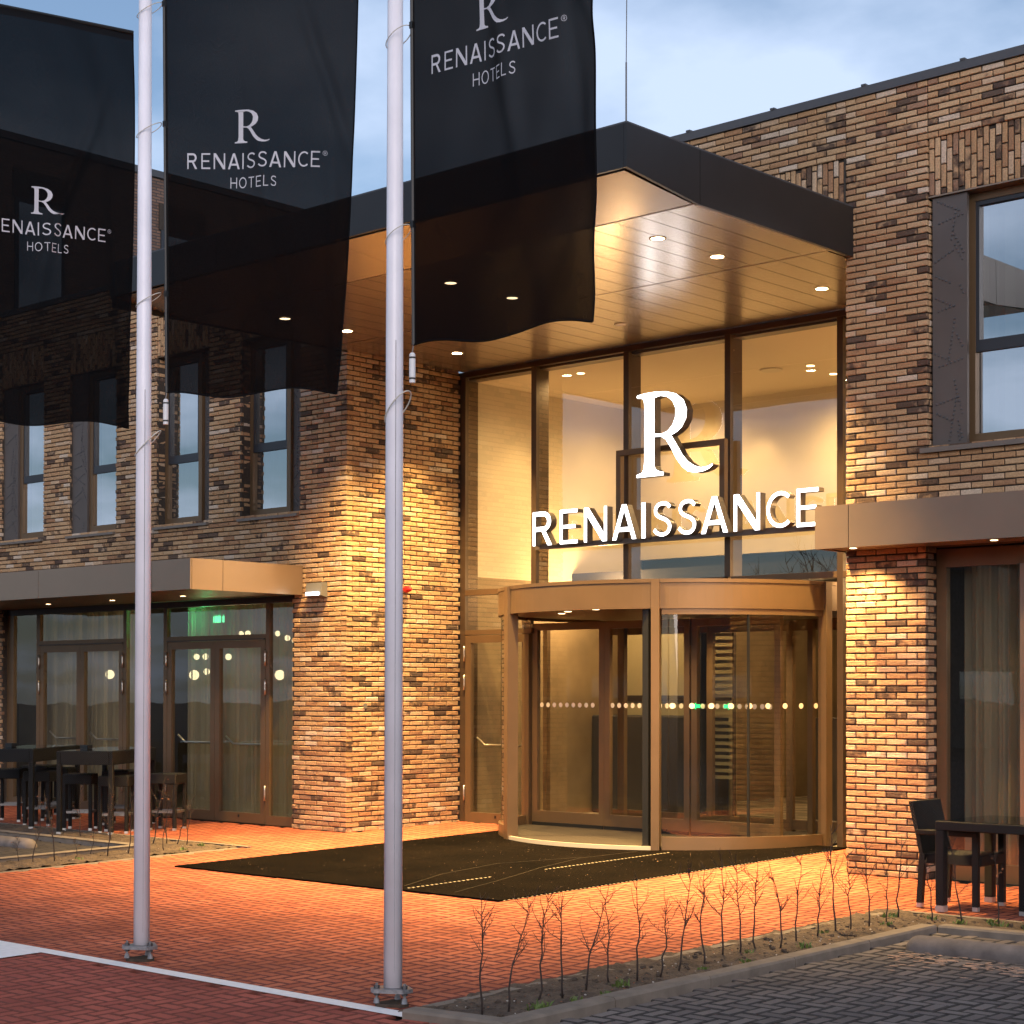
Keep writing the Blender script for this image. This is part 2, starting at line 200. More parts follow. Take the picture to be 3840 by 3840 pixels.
M = dict(
    brick=brick_material(), mortar=simple("raked_mortar", (0.045, 0.035, 0.028), 0.95, noise=0.3, scale=30),
    farbrick=brick_texture_material(),
    bronze=simple("bronze_frame", (0.150, 0.094, 0.050), 0.42, 0.35, noise=0.08, scale=3, bump=0.12, bscale=500),
    mullion=simple("dark_bronze_mullion", (0.085, 0.055, 0.034), 0.4, 0.35),
    bronze_dark=simple("dark_bronze_frame", (0.05, 0.038, 0.032), 0.4, 0.3),
    canopy_panel=simple("bronze_canopy_panel", (0.275, 0.20, 0.145), 0.36, 0.55, noise=0.07, scale=2.0, bump=0.05, bscale=400, rvar=0.06),
    soffit=simple("bronze_soffit_panel", (0.38, 0.315, 0.26), 0.26, 0.75),
    fascia=simple("anthracite_fascia", (0.024, 0.0215, 0.0215), 0.4, 0.2, noise=0.12, scale=2.5),
    gap=simple("dark_joint", (0.008, 0.007, 0.007), 0.8),
    roofcap=simple("grey_roof_trim", (0.085, 0.085, 0.092), 0.5, 0.3),
    sill=simple("grey_brown_sill", (0.17, 0.145, 0.125), 0.5, 0.2),
    stud=simple("studded_panel", (0.115, 0.098, 0.09), 0.5, 0.35, noise=0.08, scale=3),
    sash=simple("anthracite_sash", (0.028, 0.031, 0.038), 0.4),
    glass_sky=glass("coated_window_glass", 0.52, (0.35, 0.4, 0.42), wave=0.05), glass_curtain=glass("curtain_wall_glass", 0.16, (0.86, 0.87, 0.84), wave=0.04),
    glass_door=glass("door_glass", 0.055, (0.88, 0.9, 0.86)), glass_shop=glass("shop_window_glass", 0.09, (0.82, 0.85, 0.82), wave=0.05),
    glass_table=glass("table_glass", 0.07, (0.25, 0.27, 0.28)),
    plaster=simple("warm_plaster", (0.60, 0.51, 0.38), 0.8, noise=0.04, scale=2), ceil=simple("lobby_ceiling_paint", (0.66, 0.54, 0.37), 0.75),
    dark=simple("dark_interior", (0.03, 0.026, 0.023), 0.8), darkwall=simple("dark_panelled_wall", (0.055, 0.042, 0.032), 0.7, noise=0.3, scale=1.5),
    lobbywall=simple("lobby_wall_panels", (0.20, 0.145, 0.08), 0.7, noise=0.35, scale=1.2),
    carpet=carpet_material(), gritmat=simple("grit_carpet", (0.036, 0.026, 0.017), 0.95, noise=0.45, scale=120, bump=0.6, bscale=300),
    curtain=sheer_material("sheer_curtain", (0.55, 0.46, 0.32), 0.55), blind_dim=simple("olive_blind", (0.30, 0.26, 0.15), 0.8), blind=simple("pale_blind", (0.5, 0.45, 0.33), 0.7),
    pole=simple("white_pole_paint", (0.84, 0.81, 0.87), 0.36, noise=0.07, scale=3, bump=0.15, bscale=30), seam=simple("pole_seam", (0.3, 0.29, 0.31), 0.6),
    nut=simple("dark_zinc_nut", (0.09, 0.09, 0.095), 0.5, 0.6), galv=simple("galvanised_steel", (0.32, 0.32, 0.33), 0.45, 0.7, noise=0.3, scale=40), rope=simple("halyard_rope", (0.6, 0.57, 0.5), 0.8), weight=simple("white_plastic", (0.75, 0.73, 0.73), 0.5),
    flag=flag_material("black_banner_cloth", 0.037, (0.0015, 0.0015, 0.002)), hem=flag_material("banner_hem", 0.004, (0.008, 0.008, 0.009)), print=simple("silver_print", (0.52, 0.51, 0.56), 0.7, noise=0.06, scale=200),
    letter_side=simple("letter_return", (0.13, 0.105, 0.09), 0.4, 0.3), letter_face=emis("lit_letter_face", (1.0, 0.99, 1.0), 4.8),
    bulb=emis("warm_lamp", (1.0, 0.74, 0.42), 60.0), bulb_small=emis("warm_lamp_small", (1.0, 0.70, 0.36), 10.0), bulb_off=simple("unlit_lamp", (0.5, 0.42, 0.33), 0.3), trim=simple("lamp_trim", (0.35, 0.26, 0.18), 0.3, 0.8),
    globe=emis("globe_lamp", (1.0, 0.80, 0.45), 2.6), exit=emis("exit_sign", (0.12, 1.0, 0.4), 3.0), ledw=emis("white_led", (0.9, 0.95, 1.0), 6.0), green=emis("green_indicator", (0.05, 1.0, 0.25), 1.6), screen=emis("lit_screen", (0.55, 0.85, 0.85), 0.8),
    red=simple("red_plastic", (0.5, 0.015, 0.02), 0.3), grey=simple("grey_plastic", (0.14, 0.135, 0.13), 0.5), dot=simple("cream_film", (0.85, 0.78, 0.62), 0.6), white=simple("white_paint", (0.88, 0.84, 0.80), 0.6, noise=0.08, scale=25),
    redpaver=paver_material("red_clay_paver", [(0.40, 0.112, 0.056), (0.45, 0.132, 0.066), (0.37, 0.10, 0.05), (0.48, 0.15, 0.08), (0.33, 0.088, 0.047)], sat=0.24),
    roadpaver=paver_material("dark_red_road_paver", [(0.33, 0.085, 0.058), (0.38, 0.10, 0.068), (0.28, 0.07, 0.05), (0.35, 0.095, 0.064)], sat=0.24),
    greypaver=paver_material("dark_grey_paver", [(0.150, 0.128, 0.118), (0.185, 0.158, 0.142), (0.125, 0.108, 0.102), (0.165, 0.14, 0.126)], sat=0.2),
    farpaver=paver_material("dark_far_paver", [(0.05, 0.045, 0.043), (0.06, 0.053, 0.05), (0.045, 0.04, 0.039), (0.055, 0.05, 0.047)], sat=0.15),
    edge_red=simple("painted_shade_red_edge", (0.15, 0.040, 0.026), 0.95, noise=0.3, scale=30), edge_grey=simple("painted_shade_grey_edge", (0.042, 0.036, 0.033), 0.95, noise=0.4, scale=12),  # dark paver edges: joint shading painted into the colour
    joint_red=simple("red_joint_sand", (0.022, 0.009, 0.007), 0.95, noise=0.3, scale=40), joint_grey=simple("grey_joint_sand", (0.012, 0.010, 0.009), 0.95, noise=0.3, scale=40), sand=simple("spilt_sand", (0.42, 0.27, 0.19), 0.95, noise=0.25, scale=60),
    asphalt=simple("asphalt", (0.05, 0.05, 0.052), 0.9, noise=0.2, scale=20), kerb=simple("concrete_kerb", (0.185, 0.15, 0.118), 0.85, noise=0.22, scale=9, bump=0.5, bscale=90), stop=simple("old_concrete", (0.15, 0.125, 0.112), 0.9, noise=0.5, scale=5, bump=0.5, bscale=80),
    soil=soil_material(), clod=simple("soil_clod", (0.06, 0.042, 0.03), 0.95, noise=0.4, scale=30), weed=simple("weed_leaf", (0.10, 0.15, 0.03), 0.6, noise=0.3, scale=20), stone=simple("pebble", (0.4, 0.36, 0.32), 0.8, noise=0.3, scale=30),
    twig=simple("sapling_bark", (0.035, 0.023, 0.018), 0.8, noise=0.3, scale=60), leaf=simple("dry_leaf", (0.22, 0.075, 0.03), 0.7, noise=0.3, scale=40),
    wicker=wicker_material(), foot=simple("brushed_aluminium", (0.55, 0.53, 0.5), 0.4, 0.6), footrest=simple("metal_footrest", (0.2, 0.19, 0.185), 0.4, 0.6), matting=mat_material(), strip_dim=simple("worn_mat_crease", (0.05, 0.036, 0.022), 0.8), strip=simple("mat_edge_strip", (0.55, 0.48, 0.38), 0.5, 0.2),
    chrome=simple("brushed_steel", (0.6, 0.55, 0.48), 0.3, 0.9), black=simple("black_plastic", (0.01, 0.01, 0.01), 0.5),
    car=simple("parked_car_paint", (0.25, 0.26, 0.28), 0.2, 0.3), bark=simple("tree_bark", (0.03, 0.026, 0.024), 0.9),
)

# ------------------------------------------------------------------ mesh and object helpers
WO = {}
class MB:
    def __init__(s): s.v = []; s.f = []
    def add(s, vs, fs):
        b = len(s.v); s.v += [tuple(q) for q in vs]; s.f += [tuple(i + b for i in q) for q in fs]; return s
    def box(s, x0, x1, y0, y1, z0, z1):
        return s.add([(x0, y0, z0), (x1, y0, z0), (x1, y1, z0), (x0, y1, z0), (x0, y0, z1), (x1, y0, z1), (x1, y1, z1), (x0, y1, z1)],
                     [(0, 3, 2, 1), (4, 5, 6, 7), (0, 1, 5, 4), (1, 2, 6, 5), (2, 3, 7, 6), (3, 0, 4, 7)])
    def cbox(s, x0, x1, y0, y1, z0, z1, c=0.01):
        """box with chamfered edges"""
        import itertools
        pts = []; idx = {}
        for sx, sy, sz in itertools.product((0, 1), repeat=3):
            X = (x0, x1)[sx]; Y = (y0, y1)[sy]; Z = (z0, z1)[sz]; dx = c * (1 - 2 * sx); dy = c * (1 - 2 * sy); dz = c * (1 - 2 * sz)
            for a, p in (('x', (X, Y + dy, Z + dz)), ('y', (X + dx, Y, Z + dz)), ('z', (X + dx, Y + dy, Z))):
                idx[(sx, sy, sz, a)] = len(pts); pts.append(p)
        fs = []
        for a, order in (('x', lambda k, i, j: (k, i, j)), ('y', lambda k, i, j: (i, k, j)), ('z', lambda k, i, j: (i, j, k))):
            for k in (0, 1): fs.append([idx[(*order(k, i, j), a)] for i, j in ((0, 0), (1, 0), (1, 1), (0, 1))])
        for i in (0, 1):
            for j in (0, 1):
                fs.append([idx[(i, j, 0, 'x')], idx[(i, j, 1, 'x')], idx[(i, j, 1, 'y')], idx[(i, j, 0, 'y')]])
                fs.append([idx[(i, 0, j, 'x')], idx[(i, 1, j, 'x')], idx[(i, 1, j, 'z')], idx[(i, 0, j, 'z')]])
                fs.append([idx[(0, i, j, 'y')], idx[(1, i, j, 'y')], idx[(1, i, j, 'z')], idx[(0, i, j, 'z')]])
                for k in (0, 1): fs.append([idx[(i, j, k, 'x')], idx[(i, j, k, 'y')], idx[(i, j, k, 'z')]])
        return s.add(pts, fs)
    def quad(s, *p): return s.add(p, [tuple(range(len(p)))])
    def prism(s, poly, z0, z1):
        n = len(poly); zz = lambda z, p: z(p) if callable(z) else z
        return s.add([(p[0], p[1], zz(z0, p)) for p in poly] + [(p[0], p[1], zz(z1, p)) for p in poly],
                     [tuple(range(n))[::-1], tuple(range(n, 2 * n))] + [(i, (i + 1) % n, n + (i + 1) % n, n + i) for i in range(n)])
    def tube(s, pts, r, n=8, cap=True):
        pts = [Vector(p) for p in pts]; rs = r if isinstance(r, (list, tuple)) else [r] * len(pts); b = len(s.v); prev = None
        for i, p in enumerate(pts):
            d = (pts[min(i + 1, len(pts) - 1)] - pts[max(i - 1, 0)]).normalized()
            a = (prev - d * prev.dot(d)) if prev is not None else d.orthogonal()
            if a.length < 1e-6: a = d.orthogonal()
            a.normalize(); prev = a; c = d.cross(a)
            for k in range(n):
                t = 2 * math.pi * k / n; s.v.append(tuple(p + (a * math.cos(t) + c * math.sin(t)) * rs[i]))
        for i in range(len(pts) - 1):
            for k in range(n): s.f.append((b + i * n + k, b + i * n + (k + 1) % n, b + (i + 1) * n + (k + 1) % n, b + (i + 1) * n + k))
        if cap: s.f.append(tuple(b + k for k in range(n))[::-1]); s.f.append(tuple(b + (len(pts) - 1) * n + k for k in range(n)))
        return s
    def lathe(s, c, prof, n=24, a0=0.0, a1=2 * math.pi):
        full = abs(a1 - a0 - 2 * math.pi) < 1e-6; m = n if full else n + 1; b = len(s.v)
        for r, z in prof:
            for k in range(m):
                t = a0 + (a1 - a0) * k / n; s.v.append((c[0] + r * math.cos(t), c[1] + r * math.sin(t), z))
        for i in range(len(prof) - 1):
            for k in range(n):
                k2 = (k + 1) % m; s.f.append((b + i * m + k, b + i * m + k2, b + (i + 1) * m + k2, b + (i + 1) * m + k))
        return s
    def build(s, name, mat, parent=None, smooth=False, kind=None):
        xs, ys, zs = zip(*s.v); c = Vector(((min(xs) + max(xs)) / 2, (min(ys) + max(ys)) / 2, min(zs)))
        me = bpy.data.meshes.new(name); me.from_pydata([(a - c.x, b - c.y, d - c.z) for a, b, d in s.v], [], s.f)
        if mat is not None: me.materials.append(M[mat] if isinstance(mat, str) else mat)
        if smooth:
            for p in me.polygons: p.use_smooth = True
        return link(name, me, c, parent, kind)
def link(name, me, c, parent=None, kind=None, rot=None):
    o = bpy.data.objects.new(name, me); col.objects.link(o)
    if parent is not None: o.parent = parent; o.location = Vector(c) - WO[parent]
    else: o.location = c
    WO[o] = Vector(c)
    if rot: o.rotation_euler = rot
    if kind: o["kind"] = kind
    return o
def thing(name, label, cat, loc=(0, 0, 0), group=None):
    o = bpy.data.objects.new(name, None); o.empty_display_size = 0.2; col.objects.link(o); o.location = loc; WO[o] = Vector(loc)
    return tag(o, label, cat, group)
def tag(o, label, cat, group=None):
    o["label"] = label; o["category"] = cat
    if group: o["group"] = group
    return o
def copy_tree(o, parent=None):
    c = o.copy(); col.objects.link(c); c.parent = parent
    for ch in o.children: copy_tree(ch, c)
    return c
def smooth_by(o):
    for p in o.data.polygons: p.use_smooth = True
ORD = ["first", "second", "third", "fourth", "fifth", "sixth", "seventh", "eighth", "ninth", "tenth", "eleventh", "twelfth", "thirteenth", "fourteenth", "fifteenth", "sixteenth", "seventeenth", "eighteenth", "nineteenth", "twentieth", "twenty-first", "twenty-second", "twenty-third", "twenty-fourth", "twenty-fifth"]

Y0 = 14.9                                   # brick face of the building
XL, XR = -16.46, -9.29                      # sides of the entrance recess
YG = 16.95                                  # glass curtain wall
def gz(y): return 0.018 * (min(max(y, -30), 17.0) - Y0)

# ------------------------------------------------------------------ ground
g = MB(); ys = [-300, -30, Y0, 17.0, 300]
for i in range(4): g.quad((-300, ys[i], gz(ys[i]) - 0.06), (300, ys[i], gz(ys[i]) - 0.06), (300, ys[i + 1], gz(ys[i + 1]) - 0.06), (-300, ys[i + 1], gz(ys[i + 1]) - 0.06))
g.build("ground", "asphalt", kind="structure")
def sheet(name, mat, poly, dz, kind="structure"):
    m = MB(); m.add([(x, y, gz(y) + dz) for x, y in poly], [tuple(range(len(poly)))]); return m.build(name, mat, kind=kind)

BEDR = dict(x0=-7.62, x1=-6.86, y0=7.32, y1=12.30, y2=12.83)          # right planting bed (L shape)
def in_plaza(x, y):
    if y < 7.23 or y > 17.2: return False
    if y > YG + 0.0: return False
    if x < -24.8 or x > -2.0: return False
    if x > -7.64 and y < 12.86: return False
    if x < -16.05 and y < 12.95: return False
    if x < XL - 0.0 and y > Y0 + 0.05: return False
    if x > XR + 0.0 and y > Y0 + 0.05: return False
    return True
def in_road(x, y): return -12.6 < x < -6.9 and 4.9 < y < 7.23
def in_park(x, y): return -6.70 < x < -1.5 and 5.0 < y < 12.05 or (-6.98 < x < -6.70 and 5 < y < 7.2)
def in_park_left(x, y): return -23.5 < x < -17.05 and 8.0 < y < 12.0
SQ = 0.105
def herringbone(test, x0, x1, y0, y1):
    out = []
    for j in range(int((y1 - y0) / SQ) + 2):
        for i in range(int((x1 - x0) / SQ) + 2):
            c = (i - j) % 4; x = x0 + i * SQ; y = y0 + j * SQ
            if c == 0: w, d, v = 2, 1, 0
            elif c == 3: w, d, v = 1, 2, 1
            else: continue
            cx_, cy_ = x + w * SQ / 2, y + d * SQ / 2
            if test(cx_, cy_): out.append((cx_, cy_, v))
    return out
def paver_verts(cx_, cy_, v, jz, tx, ty, gap=0.004, ch=0.0105):
    hx, hy = ((SQ, SQ / 2) if not v else (SQ / 2, SQ)); hx -= gap; hy -= gap
    z = lambda x, y: gz(y) + jz + tx * (x - cx_) + ty * (y - cy_)
    vs = []
    for ins, dz in ((0, -0.04), (0, -ch * .6), (ch, 0)):
        for sx, sy in ((-1, -1), (1, -1), (1, 1), (-1, 1)):
            x = cx_ + sx * (hx - ins); y = cy_ + sy * (hy - ins); vs.append((x, y, z(x, y) + dz))
    return vs
PF = [(8, 9, 10, 11)] + [(k * 4 + i, k * 4 + (i + 1) % 4, k * 4 + 4 + (i + 1) % 4, k * 4 + 4 + i) for k in (0, 1) for i in range(4)]
def field(parent, mat, pavers, jit=0.0012, tilt=0.006, n_single=300, gap=0.004):
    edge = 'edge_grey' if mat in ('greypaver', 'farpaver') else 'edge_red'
    rng = random.Random(5)
    def inview(p):
        d = Vector((p[0], p[1], gz(p[1]))) - CAM; z = d.dot(f2); return z > 0 and abs(d.dot(r3) / z) < 0.29 and d.dot(u3) / z > -0.197 - 0.004
    order = sorted(pavers, key=lambda p: (not inview(p), p[0] ** 2 + p[1] ** 2))
    meshes = {}
    for v in (0, 1):
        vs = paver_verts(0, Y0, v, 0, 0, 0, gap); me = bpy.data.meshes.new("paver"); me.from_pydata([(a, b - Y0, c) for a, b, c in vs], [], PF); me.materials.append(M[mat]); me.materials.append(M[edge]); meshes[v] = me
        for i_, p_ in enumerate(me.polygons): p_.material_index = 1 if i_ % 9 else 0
    for p in order[:n_single]:
        o = link("paver", meshes[p[2]], (p[0], p[1], gz(p[1]) + rng.uniform(-jit, jit)), parent); o.rotation_euler = (rng.uniform(-tilt, tilt), rng.uniform(-tilt, tilt), rng.uniform(-0.006, 0.006))
    rest = MB()
    for p in order[n_single:]: rest.add(paver_verts(*p, rng.uniform(-jit, jit), rng.uniform(-tilt, tilt), rng.uniform(-tilt, tilt), gap), PF)
    if rest.v:
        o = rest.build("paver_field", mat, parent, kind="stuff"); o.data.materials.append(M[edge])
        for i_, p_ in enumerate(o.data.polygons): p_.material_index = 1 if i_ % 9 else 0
plaza = sheet("plaza_pavement", "joint_red", [(-25, 7.2), (-1.9, 7.2), (-1.9, 14.92), (XR, 14.92), (XR, 16.9), (XL, 16.9), (XL, 14.92), (-25, 14.92)], -0.022)
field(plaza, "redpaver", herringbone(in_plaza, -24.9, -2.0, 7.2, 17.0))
road = sheet("road", "joint_red", [(-60, -60), (-6.9, -60), (-6.9, 7.2), (-60, 7.2)], -0.023)
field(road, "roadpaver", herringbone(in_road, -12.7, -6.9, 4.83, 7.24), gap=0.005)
park = sheet("parking_bay", "joint_grey", [(-6.9, 4.9), (60, 4.9), (60, 12.1), (-6.72, 12.1), (-6.72, 7.25), (-6.9, 7.25)], -0.024)
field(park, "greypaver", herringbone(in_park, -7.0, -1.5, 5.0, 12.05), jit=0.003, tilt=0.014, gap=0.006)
park2 = sheet("parking_bay_far", "joint_grey", [(-60, 7.3), (-16.98, 7.3), (-16.98, 12.05), (-60, 12.05)], -0.025)
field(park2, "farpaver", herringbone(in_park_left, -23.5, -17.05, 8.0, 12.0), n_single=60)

# painted lines
m = MB()
xs = [-12.2 + i * 0.2 for i in range(25)]; xs = [x for x in xs if x < -7.45] + [-7.43]
yc = lambda x: 7.272
for a, b in zip(xs, xs[1:]): m.quad((a, yc(a) - 0.065, gz(yc(a)) + 0.004), (b, yc(b) - 0.065, gz(yc(b)) + 0.004), (b, yc(b) + 0.065, gz(yc(b)) + 0.004), (a, yc(a) + 0.065, gz(yc(a)) + 0.004))
m.build("painted_line", "white", kind="structure")
m = MB(); m.quad((-11.95, 6.0, gz(6.0) + 0.0075), (-11.21, 6.0, gz(6.0) + 0.0075), (-11.21, 7.20, gz(7.2) + 0.0075), (-11.95, 7.24, gz(7.24) + 0.0075)); m.build("painted_crossing_stripe", "white", kind="structure")
# spilt sand on the parking bay
rs = random.Random(3); m = MB()
for i in range(260):
    t = rs.random(); x = -6.45 + t * 1.6 + rs.gauss(0, 0.1); y = 10.93 - 0.1 * t + rs.gauss(0, 0.07 if rs.random() < 0.6 else 0.25); s_ = rs.uniform(0.004, 0.02)
    a0 = rs.random() * 6; m.add([(x + s_ * 1.8 * math.cos(a0 + k * 1.05) , y + s_ * math.sin(a0 + k * 1.05), gz(y) + 0.0035) for k in range(6)] + [(x, y, gz(y) + 0.006)], [(k, (k + 1) % 6, 6) for k in range(6)])
m.build("spilt_sand", "sand", kind="stuff")

# ------------------------------------------------------------------ planting beds
def bed(poly, name, seed, xmin, xmax, ymin, ymax):
    from mathutils import noise
    from mathutils.geometry import intersect_point_tri_2d
    m = MB(); st = 0.03; nx = int((xmax - xmin) / st); ny = int((ymax - ymin) / st); idx = {}
    def inside(x, y):
        c = False; n = len(poly)
        for i in range(n):
            (ax, ay), (bx, by) = poly[i], poly[(i + 1) % n]
            if (ay > y) != (by > y) and x < (bx - ax) * (y - ay) / (by - ay) + ax: c = not c
        return c
    def vid(i, j):
        if (i, j) not in idx:
            x = xmin + i * st; y = ymin + j * st
            h = 0.02 * noise.noise((x * 6, y * 6, seed)) + 0.018 * noise.noise((x * 17, y * 17, seed)) + 0.012 * noise.noise((x * 40, y * 40, seed))
            idx[(i, j)] = len(m.v); m.v.append((x, y, gz(y) + 0.012 + h))
        return idx[(i, j)]
    for i in range(nx):
        for j in range(ny):
            if inside(xmin + (i + .5) * st, ymin + (j + .5) * st): m.f.append((vid(i, j), vid(i + 1, j), vid(i + 1, j + 1), vid(i, j + 1)))
    return m.build(name, "soil", kind="structure", smooth=True)
PR = [(-7.62, 7.30), (-6.86, 7.42), (-6.86, 12.25), (-2.0, 12.42), (-2.0, 12.80), (-7.66, 12.82)]
PL = [(-16.10, 8.2), (-16.10, 12.9), (-24, 12.9), (-24, 12.2), (-16.95, 12.2), (-16.80, 8.2)]
bed(PR, "planting_bed", 1.0, -7.7, -2.0, 7.3, 12.84)
bed(PL, "planting_bed_far", 4.0, -24, -16.08, 8.2, 12.94)
def kerb_run(name, label, pts, w, h0, h1, seg=1.0):
    """chamfered concrete kerb stones laid end to end along straight runs"""
    t = thing(name, label, "kerb", (pts[0][0], pts[0][1], gz(pts[0][1])))
    for (ax, ay), (bx, by) in zip(pts, pts[1:]):
        d = Vector((bx - ax, by - ay, 0)); L = d.length; d.normalize(); nrm = Vector((-d.y, d.x, 0)); k = max(1, round(L / seg))
        for i in range(k):
            a = Vector((ax, ay, 0)) + d * (L * i / k + 0.004); b = Vector((ax, ay, 0)) + d * (L * (i + 1) / k - 0.004); mm = MB(); rows = []
            dzj = random.uniform(-.003, .003)
            for p in (a, b):
                rows.append([(*(p + nrm * o).xy, gz(p.y) + z + dzj) for o, z in ((0, -h0), (0, h1 - 0.015), (0.012, h1), (w - 0.012, h1), (w, h1 - 0.015), (w, -h0))])
            n = 6; mm.add(rows[0] + rows[1], [(q, q + 1, n + q + 1, n + q) for q in range(n - 1)] + [tuple(range(n)), tuple(range(n, 2 * n))[::-1]]); mm.build("kerb_stone", "kerb", t)
    return t
kerb_run("bed_kerb", "grey concrete kerb between the parking bay and the right planting bed", [(-7.45, 7.18), (-6.72, 7.28), (-6.72, 12.06), (-1.9, 12.23)], 0.14, 0.05, 0.055)
kerb_run("bed_edging", "narrow flush concrete edging between red paving and right planting bed", [(-7.60, 7.5), (-7.60, 12.87), (-1.9, 12.90)], -0.06, 0.05, 0.012)
kerb_run("bed_kerb", "grey concrete kerb round the far parking bay on the left", [(-16.95, 8.2), (-16.95, 12.06), (-24, 12.06)], -0.14, 0.05, 0.055)
kerb_run("bed_edging", "narrow concrete edging of the left planting bed under the bar stools", [(-15.98, 12.96), (-24, 12.96)], -0.06, 0.05, 0.015)
kerb_run("bed_edging", "narrow concrete edging between the red paving and the left planting bed", [(-16.03, 8.2), (-16.03, 12.88)], 0.08, 0.05, 0.006)
def wheel_stop(label, x0, x1, y):
    r = 0.105; m = MB(); pts = []; rs_ = []
    for k in range(7): a = math.pi / 2 * k / 6; pts.append((x0 + r * (1 - math.sin(math.pi / 2 * (k) / 6)) if False else x0 + r - r * math.cos(a), y, gz(y) + 0.0)); rs_.append(max(0.01, r * math.sin(a)))
    for k in range(7): a = math.pi / 2 * (1 - k / 6); pts.append((x1 - r + r * math.cos(a), y, gz(y) + 0.0)); rs_.append(max(0.01, r * math.sin(a)))
    m.tube(pts, rs_, 20); o = m.build("wheel_stop", "stop", smooth=True); tag(o, label, "wheel stop"); return o
wheel_stop("rounded concrete wheel stop on the dark paving of the right parking bay", -6.50, -4.6, 11.24)
wheel_stop("rounded concrete wheel stop in the parking bay at the far left", -20.4, -18.0, 11.45)
# weeds, clods and pebbles
rs = random.Random(21); wd = MB(); cl = MB(); pb = MB()
def spot():
    if rs.random() < 0.72: x, y = rs.uniform(-7.5, -6.9), rs.uniform(7.5, 12.6)
    elif rs.random() < 0.6: x, y = rs.uniform(-7.3, -4.5), rs.uniform(12.35, 12.75)
    else: x, y = rs.uniform(-16.8, -16.2), rs.uniform(9.5, 12.8)
    return x, y
WEEDS = [(-6.98, 7.85, 1.5), (-7.1, 8.75, 1.2), (-7.0, 8.2, .8), (-6.95, 8.45, .9), (-7.05, 9.55, .8), (-6.98, 9.95, 1), (-7.2, 10.3, .8), (-7.05, 10.75, 1.1), (-7.3, 11.4, .9), (-7.15, 12.05, 1), (-7.35, 12.45, 1.2), (-7.05, 12.55, 1), (-6.75, 12.45, 1.1), (-6.45, 12.5, 1.3), (-6.2, 12.55, 1.2), (-16.3, 12.3, 1), (-16.5, 12.7, 1), (-6.6, 12.7, .9), (-16.4, 11.0, .8)]
for x, y, s_ in WEEDS:
    s_ *= .78
    for k in range(int(26 * s_)):
        a = rs.random() * 6.28; q = rs.random() ** 0.7 * 0.07 * s_; bx, by = x + q * math.cos(a), y + q * math.sin(a); L = rs.uniform(0.015, 0.05) * s_; b = rs.random() * 6.28; w_ = 0.004 + 0.004 * rs.random(); ln = rs.uniform(0.3, 1.0) * L
        dx, dy = math.cos(b), math.sin(b); z = gz(by) + 0.012
        wd.add([(bx - dy * w_, by + dx * w_, z), (bx + dy * w_, by - dx * w_, z), (bx + dx * ln * .6 + dy * w_ * .9, by + dy * ln * .6 - dx * w_ * .9, z + L * .8), (bx + dx * ln, by + dy * ln, z + L), (bx + dx * ln * .6 - dy * w_ * .9, by + dy * ln * .6 + dx * w_ * .9, z + L * .8)], [(0, 1, 2, 3, 4)])
def blob(mb, x, y, z, r):
    vs = []
    for i, (zz, rr) in enumerate(((-.5, .7), (.15, 1), (.7, .6))):
        for k in range(6): a = k * 1.047 + i * .4; q = rs.uniform(.7, 1.25); vs.append((x + r * rr * q * math.cos(a), y + r * rr * q * math.sin(a), z + r * zz * rs.uniform(.6, 1)))
    vs.append((x, y, z + r * rs.uniform(.6, .9)))
    mb.add(vs, [(i * 6 + k, i * 6 + (k + 1) % 6, i * 6 + 6 + (k + 1) % 6, i * 6 + 6 + k) for i in (0, 1) for k in range(6)] + [(12 + k, 12 + (k + 1) % 6, 18) for k in range(6)])
for i in range(420): x, y = spot(); blob(cl, x, y, gz(y) + 0.012, rs.choice((.006, .008, .012, .016, .024)))
for i in range(90): x, y = spot(); blob(pb, x, y, gz(y) + 0.015, rs.uniform(.004, .009))
dl = MB()
for i in range(170):
    x, y = spot(); x += rs.gauss(0, .05); a = rs.random() * 6.28; q = rs.uniform(.01, .022); z = gz(y) + rs.uniform(.022, .034); c_, s_ = math.cos(a), math.sin(a)
    dl.add([(x, y, z), (x + q * c_ * .5 - q * s_ * .4, y + q * s_ * .5 + q * c_ * .4, z + rs.uniform(0, .008)), (x + q * c_, y + q * s_, z + .003), (x + q * c_ * .5 + q * s_ * .4, y + q * s_ * .5 - q * c_ * .4, z + rs.uniform(0, .008))], [(0, 1, 2), (0, 2, 3)])
dl.build("dead_leaves", "leaf", kind="stuff")
wd.build("weeds", "weed", kind="stuff"); cl.build("soil_clods", "clod", kind="stuff", smooth=False); pb.build("pebbles", "stone", kind="stuff")

# ------------------------------------------------------------------ brick walls
BL, BH, PITCH, CO, JT = 0.2085, 0.0490, 0.222, 0.0625, 0.0135
def brick_local(L, H, D, rng, c=0.0055):
    j = lambda s=0.0018: rng.uniform(-s, s)
    vs = [(sx * L / 2, D, sz * H / 2) for sx, sz in ((-1, -1), (1, -1), (1, 1), (-1, 1))]
    vs += [(sx * (L / 2 + j(.0012)), c + j(.001), sz * (H / 2 + j(.0015))) for sx, sz in ((-1, -1), (1, -1), (1, 1), (-1, 1))]
    vs += [(sx * (L / 2 - c + j()), j(), sz * (H / 2 - c + j())) for sx, sz in ((-1, -1), (1, -1), (1, 1), (-1, 1))]
    return vs
BF = [(8, 9, 10, 11)] + [(k * 4 + i, k * 4 + (i + 1) % 4, k * 4 + 4 + (i + 1) % 4, k * 4 + 4 + i) for k in (0, 1) for i in range(4)]
def tf(axis, P, v, a, z):
    x, d, h = v
    if axis == 'F': return (a + x, P + d, z + h)
    if axis == 'R': return (P - d, a + x, z + h)
    return (P + d, a - x, z + h)
